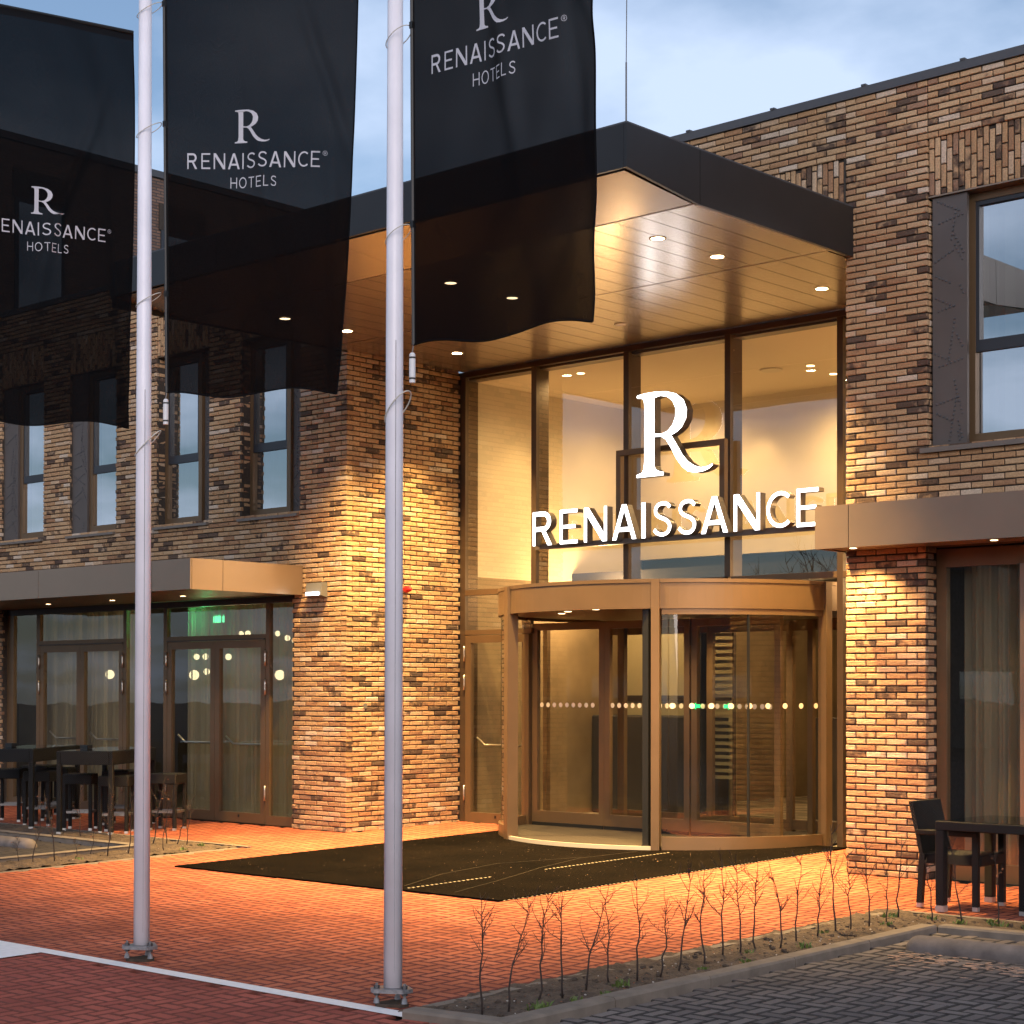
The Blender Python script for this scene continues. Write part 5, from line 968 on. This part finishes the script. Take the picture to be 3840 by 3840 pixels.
# ------------------------------------------------------------------ flagpoles and banners
WORD = []; x = 0
for ch, gap in zip("RENAISSANCE", (.30, .25, .21, .20, .25, .19, .15, .20, .195, .24, 0)): WORD.append((ch, x)); x += G[ch][0] + gap
WW = x; HOT = []; x = 0
for ch in "HOTELS": HOT.append((ch, x)); x += G[ch][0] + .26
HW = x - .26
def flagpole(label, x, y):
    t = thing("flagpole", label, "flagpole", (x, y, gz(y)), "white flagpoles along the white line"); z = gz(y); m = MB()
    m.tube([(x, y, z + .11), (x, y, z + 4.0), (x, y, z + 8.4)], [.0562, .0525, .0405], 28); m.build("pole", "pole", t, smooth=True)
    d = Vector((x, y, 0)) - CAM; d.z = 0; d.normalize(); s = Vector((-d.y, d.x, 0)) * -1; p = Vector((x, y, 0)) - d * .0535 + s * .008
    MB().tube([(p.x, p.y, z + .2), (p.x, p.y, z + 4.0)], .0022, 5).build("seam", "seam", t)
    P = [(x + .135 * math.cos(rad(a)), y + .135 * math.sin(rad(a))) for a in (-18, 0, 18, 102, 120, 138, 222, 240, 258)]
    MB().prism(P, z + .085, z + .108).build("base_plate", "galv", t); MB().prism([(x + (a - x) * .8, y + (b - y) * .8) for a, b in P], z - .0, z + .018).build("footing", "clod", t)
    for a in (0, 120, 240):
        bx_, by_ = x + .1 * math.cos(rad(a)), y + .1 * math.sin(rad(a)); MB().tube([(bx_, by_, z), (bx_, by_, z + .14)], .008, 8).build("bolt", "galv", t)
        for zz in (.066, .1085): MB().tube([(bx_, by_, z + zz), (bx_, by_, z + zz + .018)], .018, 6).build("nut", "nut", t)
        MB().tube([(bx_, by_, z + .02), (bx_, by_, z + .05)], [.02, .015], 8).build("levelling_foot", "galv", t)
    return t
W_F, ZB, ZT = 1.38, 3.83, 7.32
def banner(label, px_, py_, dir_, folds, zb_l, zb_r, narrow, seed, off=.125):
    d = Vector((*dir_, 0)).normalized(); nrm = Vector((d.y, -d.x, 0)); base = Vector((px_, py_, 0)) + d * off
    t = thing("banner", label, "flag", (base.x, base.y, ZB), "black banner flags on the flagpoles"); r_ = random.Random(seed); ph = r_.random() * 6; sgn = -1 if seed % 2 else 1
    def pos(u, v):                                   # u 0..1 from the pole, v 0..1 from the bottom
        k = 1 - v; wd_ = W_F * (1 - narrow * k * k)
        drop = (zb_l * (1 - u) + zb_r * u) * k + .025 * math.sin(u * 9 + ph) * k ** 6
        o_ = folds * (u * (.10 * math.sin(2.2 * v * 3.1 + ph + u * 2) + .05 * math.sin(u * 8 + v * 3 + ph)) + .03 * math.sin(u * 14 - v * 4 + ph) * u * k + .018 * math.sin(u * 23 + 5 * (v - .6) ** 2 * 8 + ph) * u) + .045 * math.exp(-((u - .75 + (v - .75) * .9 * sgn) / .035) ** 2) * math.exp(-((v - .62) / .16) ** 2) + .032 * math.exp(-((u - .5 + (v - .5) * .5 * sgn) / .05) ** 2) * math.exp(-((v - .38) / .2) ** 2) - .03 * math.exp(-((u - .9 + (v - .4) * .25) / .04) ** 2) * k
        return base + d * (u * wd_ + .03 * k * (1 - u) * 1.2) + nrm * o_ + Vector((0, 0, ZB + (ZT - ZB) * v + drop))
    nu, nv = 64, 110; me = bpy.data.meshes.new("cloth"); vs = [pos(i / nu, j / nv) - base - Vector((0, 0, ZB)) for j in range(nv + 1) for i in range(nu + 1)]
    fs = [(j * (nu + 1) + i, j * (nu + 1) + i + 1, (j + 1) * (nu + 1) + i + 1, (j + 1) * (nu + 1) + i) for j in range(nv) for i in range(nu)]
    me.from_pydata([tuple(v) for v in vs], [], fs); me.materials.append(M['flag']); me.materials.append(M['hem'])
    for p in me.polygons:
        p.use_smooth = True; i = p.index % nu; j = p.index // nu
        if i == 0 or j >= nv - 2: p.material_index = 1
    link("cloth", me, (base.x, base.y, ZB), t)
    MB().tube([pos(1, j / nv) for j in range(nv + 1)], .006, 5).build("side_hem", "hem", t); MB().tube([pos(i / nu, 0) for i in range(nu + 1)], .006, 5).build("bottom_hem", "hem", t); MB().tube([pos(0, j / nv) for j in range(nv + 1)], .011, 6).build("pole_hem", "black", t)
    def stamp(name, items, u0, z0, h, sx=1.0):
        m_ = MB()
        for ch, x_ in items:
            polys = [dense([((x_ + a) * h * sx, b * h) for a, b in p], .012) for p in G[ch][1]]; vs_, fs_ = filled(polys, 0); out = []
            for v in vs_:
                u = u0 + v[0] / W_F; w_ = (z0 + v[1] - ZB) / (ZT - ZB); p = pos(u, w_); e1 = pos(u + .01, w_) - pos(u - .01, w_); e2 = pos(u, w_ + .01) - pos(u, w_ - .01); n_ = e1.cross(e2).normalized()
                if n_.dot(CAM - p) < 0: n_ = -n_
                out.append(tuple(p + n_ * .004))
            m_.add(out, fs_)
        return m_.build(name, "print", t)
    hw = .112; uw = WW * hw * .885 / W_F; uc = .472
    stamp("emblem_letter", [('serif', 0)], uc - .03 - .47 * .24 / W_F * .9, 5.61, .235); stamp("brand_lettering", WORD, uc - uw / 2, 5.43, hw, .885); hh = .076; stamp("small_lettering", HOT, uc - HW * hh * .8 / W_F / 2, 5.295, hh, .8)
    rg = MB(); ring_o = arc(0, 0, .017, .017, 0, 345, 23); ring_i = arc(0, 0, .0145, .0145, 0, 345, 23); G['ring'] = (1, [ring_o, ring_i])
    stamp("registered_mark", [('ring', 0)], uc + uw / 2 + .025, 5.43 + hw - .012, 1.0); stamp("registered_mark", [('R', 0)], uc + uw / 2 + .025 - .006 / W_F, 5.43 + hw - .022, .018)
    for zz in (4.55, 5.75, 6.6):                     # halyard rings round the pole
        a = pos(0, (zz - ZB) / (ZT - ZB)); pts = []
        for k in range(25):
            q = 2 * math.pi * k / 24; c_ = Vector((px_, py_, 0)) + d * .03; pts.append((c_ + d * .088 * math.cos(q) + nrm * .066 * math.sin(q)) + Vector((0, 0, zz - .045 + .05 * math.cos(q))))
        MB().tube(pts, .0032, 6, cap=False).build("halyard_ring", "rope", t, smooth=True); MB().box(a.x - .012, a.x + .012, a.y - .012, a.y + .012, zz - .02, zz + .02).build("clip", "black", t)
    a = pos(0, 0); zz = a.z; w = MB().lathe((a.x - .01, a.y), [(.001, zz - .225), (.018, zz - .225), (.018, zz - .195), (.019, zz - .19), (.019, zz - .085), (.018, zz - .08), (.018, zz - .055), (.010, zz - .045), (.001, zz - .045)], 14).build("tension_weight", "weight", t, smooth=False)
    for q in (.20, .075): MB().lathe((a.x - .01, a.y), [(.0202, zz - q - .005), (.0202, zz - q + .005)], 14).build("weight_band", "black", w)
    MB().tube([(a.x, a.y, zz), (a.x - .01, a.y, zz - .04)], .004, 5).build("weight_hook", "galv", w)
    pts = []
    for k in range(25):
        q = 2 * math.pi * k / 24; c_ = Vector((px_, py_, 0)) + d * .03; pts.append((c_ + d * .09 * math.cos(q) + nrm * .066 * math.sin(q)) + Vector((0, 0, zz - .36 + .09 * math.cos(q))))
    MB().tube(pts, .0042, 6, cap=False).build("halyard_ring", "rope", t, smooth=True)
    e_ = pos(1, 1); s_ = pos(0, 1); MB().tube([s_ + Vector((0, 0, .01)), e_ + Vector((0, 0, .01))], .018, 8).build("top_bar", "black", t)
    return t
PY = 7.455
flagpole("white flagpole in front of the brick wing, left of the two in view", -10.385, 7.48); flagpole("white flagpole in front of the entrance, right of the two in view", -7.795, 7.44)
flagpole("white flagpole just outside the left edge of the view", -12.97, 7.47)
banner("black banner at the left edge hanging from its slanting top bar", -12.97, 7.47, (.30, .954), .4, .10, .16, .02, 3)
banner("black banner on the left flagpole, its lettering facing the camera", -10.385, 7.48, (rt.x, rt.y), .5, .0, .04, .11, 8)
banner("black banner on the right flagpole in front of the canopy", -7.795, 7.44, (1, 0.02), .4, -.02, -.05, -.03, 14)

# ------------------------------------------------------------------ terrace furniture
def wk(name, t, *b, c=.008): return MB().cbox(*b, c=c).build(name, "wicker", t)
def make_armchair():
    t = thing("armchair", "", "chair", (0, 0, 0)); w = .27         # faces +X
    for sx in (-.25, .22):
        for sy in (-w + .03, w - .03):
            top = .62 if sx > 0 else .44
            m = MB(); a = .024; dx = -.03 if sx < 0 else .0
            m.add([(sx + dx - a, sy - a, .035), (sx + dx + a, sy - a, .035), (sx + dx + a, sy + a, .035), (sx + dx - a, sy + a, .035), (sx - a, sy - a, top), (sx + a, sy - a, top), (sx + a, sy + a, top), (sx - a, sy + a, top)], [(0, 3, 2, 1), (4, 5, 6, 7), (0, 1, 5, 4), (1, 2, 6, 5), (2, 3, 7, 6), (3, 0, 4, 7)]); L = m.build("leg", "wicker", t)
            MB().box(sx + dx - a * .95, sx + dx + a * .95, sy - a * .95, sy + a * .95, 0, .0345).build("foot", "foot", L)
    wk("seat", t, -.27, .25, -w + .06, w - .06, .36, .45)
    m = MB(); rows_b = [(-.24, .40), (-.275, .58), (-.315, .74), (-.345, .87)]; vs = []
    for x, z in rows_b:
        for yy, o_ in ((-w + .02, 0), (-.1, -.012), (.1, -.012), (w - .02, 0)): vs.append((x + o_, yy, z))
        for yy, o_ in ((-w + .02, 0), (-.1, -.012), (.1, -.012), (w - .02, 0)): vs.append((x + o_ - .035, yy, z))
    fs = []
    for r_ in range(3):
        for k in range(3): b = r_ * 8 + k; fs += [(b, b + 1, b + 9, b + 8), (b + 4, b + 12, b + 13, b + 5)]
        fs += [(r_ * 8, r_ * 8 + 8, r_ * 8 + 12, r_ * 8 + 4), (r_ * 8 + 3, r_ * 8 + 7, r_ * 8 + 15, r_ * 8 + 11)]
    for k in range(3): fs += [(24 + k, 25 + k, 29 + k, 28 + k), (k, 4 + k, 5 + k, 1 + k)]
    m.add(vs, fs); m.build("backrest", "wicker", t)
    for sy in (-w + .03, w - .03): wk("armrest", t, -.31, .245, sy - .027, sy + .027, .6, .645)
    return t
ch = make_armchair(); ch.location = (-7.25, 13.46, gz(13.46)); ch.rotation_euler.z = rad(2); ch["label"] = "black wicker armchair left of the glass-topped table, its back to the brick pier"; ch["group"] = "black wicker terrace chairs"
c2 = copy_tree(ch); c2.location = (-6.40, 13.48, gz(13.48)); c2.rotation_euler.z = rad(181); c2["label"] = "black wicker armchair cut off by the right edge of the view"
def make_table(name, label, lx, ly, h, skirt, legw, foot=.05):
    t = thing(name, label, "table", (0, 0, 0)); hx, hy = lx / 2, ly / 2
    for sx in (-1, 1):
        for sy in (-1, 1):
            x, y = sx * (hx - legw / 2), sy * (hy - legw / 2); L = MB().cbox(x - legw / 2, x + legw / 2, y - legw / 2, y + legw / 2, foot + .001, h - skirt, c=.006).build("leg", "wicker", t)
            MB().box(x - legw / 2 + .001, x + legw / 2 - .001, y - legw / 2 + .001, y + legw / 2 - .001, 0, foot).build("foot", "foot", L)
    for b in ((-hx, hx, -hy, -hy + .05), (-hx, hx, hy - .05, hy), (-hx, -hx + .05, -hy + .051, hy - .051), (hx - .05, hx, -hy + .051, hy - .051)): wk("apron", t, *b, h - skirt + .001, h, c=.006)
    MB().box(-hx + .045, hx - .045, -hy + .045, hy - .045, h - .03, h - .022).build("shelf_board", "black", t); MB().box(-hx + .03, hx - .03, -hy + .03, hy - .03, h - .018, h + .004).build("glass_top", "glass_table", t)
    return t
tb = make_table("terrace_table", "low black wicker table with glass top beside the right armchair", .90, .90, .735, .075, .075); tb.location = (-6.82, 13.46, gz(13.46))
# bar tables and stools
ba = fw * math.cos(rad(6)) + rt * math.sin(rad(6)); BA = math.atan2(ba.y, ba.x)      # direction of the long side
bt = make_table("bar_table", "high black wicker bar table behind the left flagpole", 1.75, .72, 1.03, .17, .06, .03)
P2 = Vector((-18.55, 12.92, 0)); sideL = Vector((-ba.y, ba.x, 0))
def place(o, corner): c = corner + ba * .875 + sideL * .36; o.location = (c.x, c.y, gz(c.y)); o.rotation_euler.z = BA
place(bt, P2); bt["group"] = "black wicker bar tables"
bt2 = copy_tree(bt); place(bt2, Vector((-20.1, 12.78, 0))); bt2["label"] = "high black wicker bar table at the far left edge"
for o_, nm in ((bt, "right"), (bt2, "left")):
    c = o_.location; tag(MB().box(c.x - .33, c.x - .17, c.y - .2, c.y - .12, c.z + 1.036, c.z + 1.08).build("menu_holder", "black"), f"small black menu holder on the {nm} bar table", "menu holder")
def make_stool():
    t = thing("bar_stool", "", "stool", (0, 0, 0)); h = .19
    wk("seat", t, -h, h, -h, h, .585, .72, c=.012)
    for sx in (-1, 1):
        for sy in (-1, 1):
            x, y = sx * (h - .025), sy * (h - .025); L = MB().cbox(x - .022, x + .022, y - .022, y + .022, .03, .586, c=.004).build("leg", "wicker", t); MB().box(x - .021, x + .021, y - .021, y + .021, 0, .0295).build("foot", "foot", L)
    for b in ((-h + .05, h - .05, -h + .013, -h + .037), (-h + .05, h - .05, h - .037, h - .013), (-h + .013, -h + .037, -h + .05, h - .05), (h - .037, h - .013, -h + .05, h - .05)): MB().box(*b, .22, .25).build("footrest", "footrest", t)
    return t
st = make_stool()
SP = [(-18.87, 13.20, "nearest the left flagpole on its left"), (-18.70, 13.86, "just right of the left flagpole"), (-19.62, 13.17, "second left of the flagpole, near side"), (-19.85, 13.95, "behind the right bar table's middle"), (-20.62, 13.25, "between the two bar tables"), (-21.15, 13.85, "partly hidden behind the one between the tables"), (-21.55, 13.35, "at the left edge, near side of its table"), (-22.0, 14.1, "farthest back at the left edge")]
for i, (x, y, lab) in enumerate(SP):
    o_ = st if i == 0 else copy_tree(st); o_.location = (x, y, gz(y)); o_.rotation_euler.z = BA + rad(random.Random(i).uniform(-8, 8)); o_["label"] = "black wicker bar stool " + lab; o_["group"] = "black wicker bar stools"

# ------------------------------------------------------------------ bare saplings
def sapling(label, x, y, h, lean, seed, leaves=0, group="bare saplings in the right planting bed"):
    r_ = random.Random(seed); z = gz(y) + .005; t = thing("sapling", label, "sapling", (x, y, z), group); n = 9; pts = []; wob = Vector((0, 0, 0))
    for k in range(n + 1):
        f = k / n; wob += Vector((r_.gauss(0, .008), r_.gauss(0, .008), 0)); pts.append(Vector((x, y, z)) + rt * lean * f * f + wob * (1 if k else 0) + Vector((0, 0, h * f)))
    rad0 = .0068 * (h / .65) ** .5
    MB().tube(pts, [rad0 * (1 - .78 * k / n) for k in range(n + 1)], 6).build("stem", "twig", t, smooth=True)
    def branch(m, p, d, L, r, depth):
        q = [p]; dd = d.copy(); k_ = max(3, int(L / .03))
        for k in range(k_):
            dd = (dd + Vector((r_.gauss(0, .13), r_.gauss(0, .13), r_.gauss(.05, .09)))).normalized(); q.append(q[-1] + dd * L / k_)
        m.tube(q, [r * (1 - .72 * k / k_) for k in range(k_ + 1)], 4)
        if depth > 0:
            for k in range(1, k_):
                if r_.random() < .62:
                    sd_ = Vector((r_.gauss(0, 1), r_.gauss(0, 1), r_.gauss(.5, .6))).normalized(); branch(m, q[k], (dd * .75 + sd_ * .65).normalized(), L * r_.uniform(.22, .5), r * .6, depth - 1)
        return q
    tips = []
    for b in range(r_.randint(8, 13)):
        f = r_.uniform(.22, .97) ** .75; i = min(int(f * n), n - 1); p = pts[i].lerp(pts[i + 1], f * n - i); a = r_.random() * 6.283; e_ = r_.uniform(.35, .95)
        m = MB(); q = branch(m, p, Vector((math.cos(a), math.sin(a), e_ * 1.5)).normalized(), h * r_.uniform(.14, .36) * (1.15 - .5 * f), rad0 * .42, 1 if f > .3 else 0); m.build("twig", "twig", t); tips += q[1:]
    for k in range(leaves):
        p = r_.choice(tips); a = r_.random() * 6.28; s = r_.uniform(.016, .028); u = Vector((math.cos(a), math.sin(a), r_.uniform(-.8, .3))).normalized(); v = u.orthogonal().normalized()
        MB().add([tuple(p), tuple(p + u * s * .45 + v * s * .35), tuple(p + u * s), tuple(p + u * s * .5 - v * s * .3), tuple(p + u * s * .5 + u.cross(v) * s * .12)], [(0, 1, 4), (1, 2, 4), (2, 3, 4), (3, 0, 4)]).build("leaf", "leaf", t)
SR = [(-7.107, 7.494, .68, -.04), (-7.087, 7.698, .64, .08), (-7.17, 8.053, .66, .05), (-7.145, 8.247, .64, -.01), (-7.182, 8.513, .67, .12), (-7.219, 8.78, .53, -.02), (-7.123, 8.948, .67, 0), (-7.117, 9.183, .59, .02), (-7.138, 9.403, .68, .02), (-7.185, 9.755, .66, 0), (-7.291, 10.109, .68, 0), (-7.226, 10.227, .67, -.04), (-7.239, 10.436, .66, .02), (-7.182, 10.654, .65, -.08), (-7.248, 10.958, .62, .03), (-7.263, 11.261, .61, .08), (-7.263, 11.509, .81, .01), (-7.281, 11.75, .58, -.05), (-7.256, 11.971, .63, -.01), (-7.27, 12.249, .49, .03), (-7.291, 12.466, .66, .02), (-7.002, 12.481, .55, -.04), (-6.758, 12.507, .67, -.09), (-6.503, 12.607, .58, -.02)]
LV = {2: 4, 4: 2, 6: 3, 8: 6, 11: 2, 13: 3, 15: 2, 16: 2, 23: 9}
for i, (x, y, h, ln) in enumerate(SR): sapling(f"bare sapling, {ORD[i]} along the right planting bed counting from the flagpole", x, y, h, ln, 100 + i, LV.get(i, 1 if i % 3 == 0 else 0))
SLf = [(-16.773, 10.493, .30, -.02), (-16.457, 10.467, .66, .08), (-16.516, 10.768, .69, -.11), (-16.622, 11.071, .20, 0), (-16.726, 11.358, .28, -.01), (-16.508, 11.436, .77, .05), (-16.441, 11.658, .68, .02), (-16.387, 12.105, .44, -.01), (-17.184, 12.528, .76, .1), (-16.844, 12.62, .51, .14), (-17.05, 12.627, .64, .11), (-16.708, 12.658, .54, .08), (-17.9, 12.45, .6, .0), (-18.6, 12.5, .62, .02)]
for i, (x, y, h, ln) in enumerate(SLf): sapling(f"sapling with a few dry leaves, {ORD[i]} from the left in the left planting bed", x, y, h, ln, 300 + i, 10 if i in (1, 2, 12, 13) else 5, "saplings in the left planting bed")

# ------------------------------------------------------------------ surroundings behind the viewer (seen mirrored in the glass)
def hall(label, x0, x1, y0, y1, h):
    t = thing("low_building", label, "building", ((x0 + x1) / 2, (y0 + y1) / 2, -0.8)); MB().box(x0, x1, y0, y1, -.85, h).build("wall", "grey", t); MB().box(x0 - .2, x1 + .2, y0 - .2, y1 + .2, h, h + .35).build("roof_trim", "roofcap", t)
    if x1 - x0 > y1 - y0:
        for i in range(int((x1 - x0) / 4)): MB().box(x0 + 1 + i * 4, x0 + 3.4 + i * 4, y1, y1 + .05, 1.0, 2.6).build("window", "glass_sky", t)
hall("long low grey building across the road behind the viewer", -75, 10, -52, -40, 7.0)
hall("low grey building to the right behind the viewer", 22, 60, -38, 30, 6.0)
def bare_tree(label, x, y, h, seed):
    r_ = random.Random(seed); z = gz(y) - .05; t = thing("bare_tree", label, "tree", (x, y, z), "bare trees behind the viewer"); tr_ = MB(); tr_.tube([(x, y, z), (x + .1, y, z + h * .35), (x + .15, y + .1, z + h * .6)], [.16, .12, .07], 7); tr_.build("trunk", "bark", t); cr_ = MB()
    def br(p, d, L, r, k):
        q = [p]; dd = d.copy()
        for i in range(4): dd = (dd + Vector((r_.gauss(0, .14), r_.gauss(0, .14), r_.gauss(.05, .1)))).normalized(); q.append(q[-1] + dd * L / 4)
        cr_.tube(q, [r * (1 - .17 * i) for i in range(5)], 4, cap=False)
        if k:
            for i in (1, 2, 3, 4):
                for _ in range(2): br(q[i], (dd + Vector((r_.gauss(0, .6), r_.gauss(0, .6), r_.gauss(.2, .4)))).normalized(), L * r_.uniform(.4, .65), r * .5, k - 1)
    for i in range(7):
        a = r_.random() * 6.28; br(Vector((x + .1, y, z + h * r_.uniform(.25, .55))), Vector((math.cos(a) * .55, math.sin(a) * .55, 1)).normalized(), h * .4, .06, 2)
    cr_.build("crown", "bark", t)
for i, (x, y) in enumerate(((-52, -30), (-44, -33), (-38, -29), (-31, -32), (-25, -30), (-17, -33), (-10, -30), (-3, -33), (5, -30), (16, -22), (19, -10), (20, 3))): bare_tree(f"bare tree behind the viewer, {ORD[i]} from the left as mirrored in the glass", x, y, 6.5 + (i * 37 % 10) * .22, 500 + i)
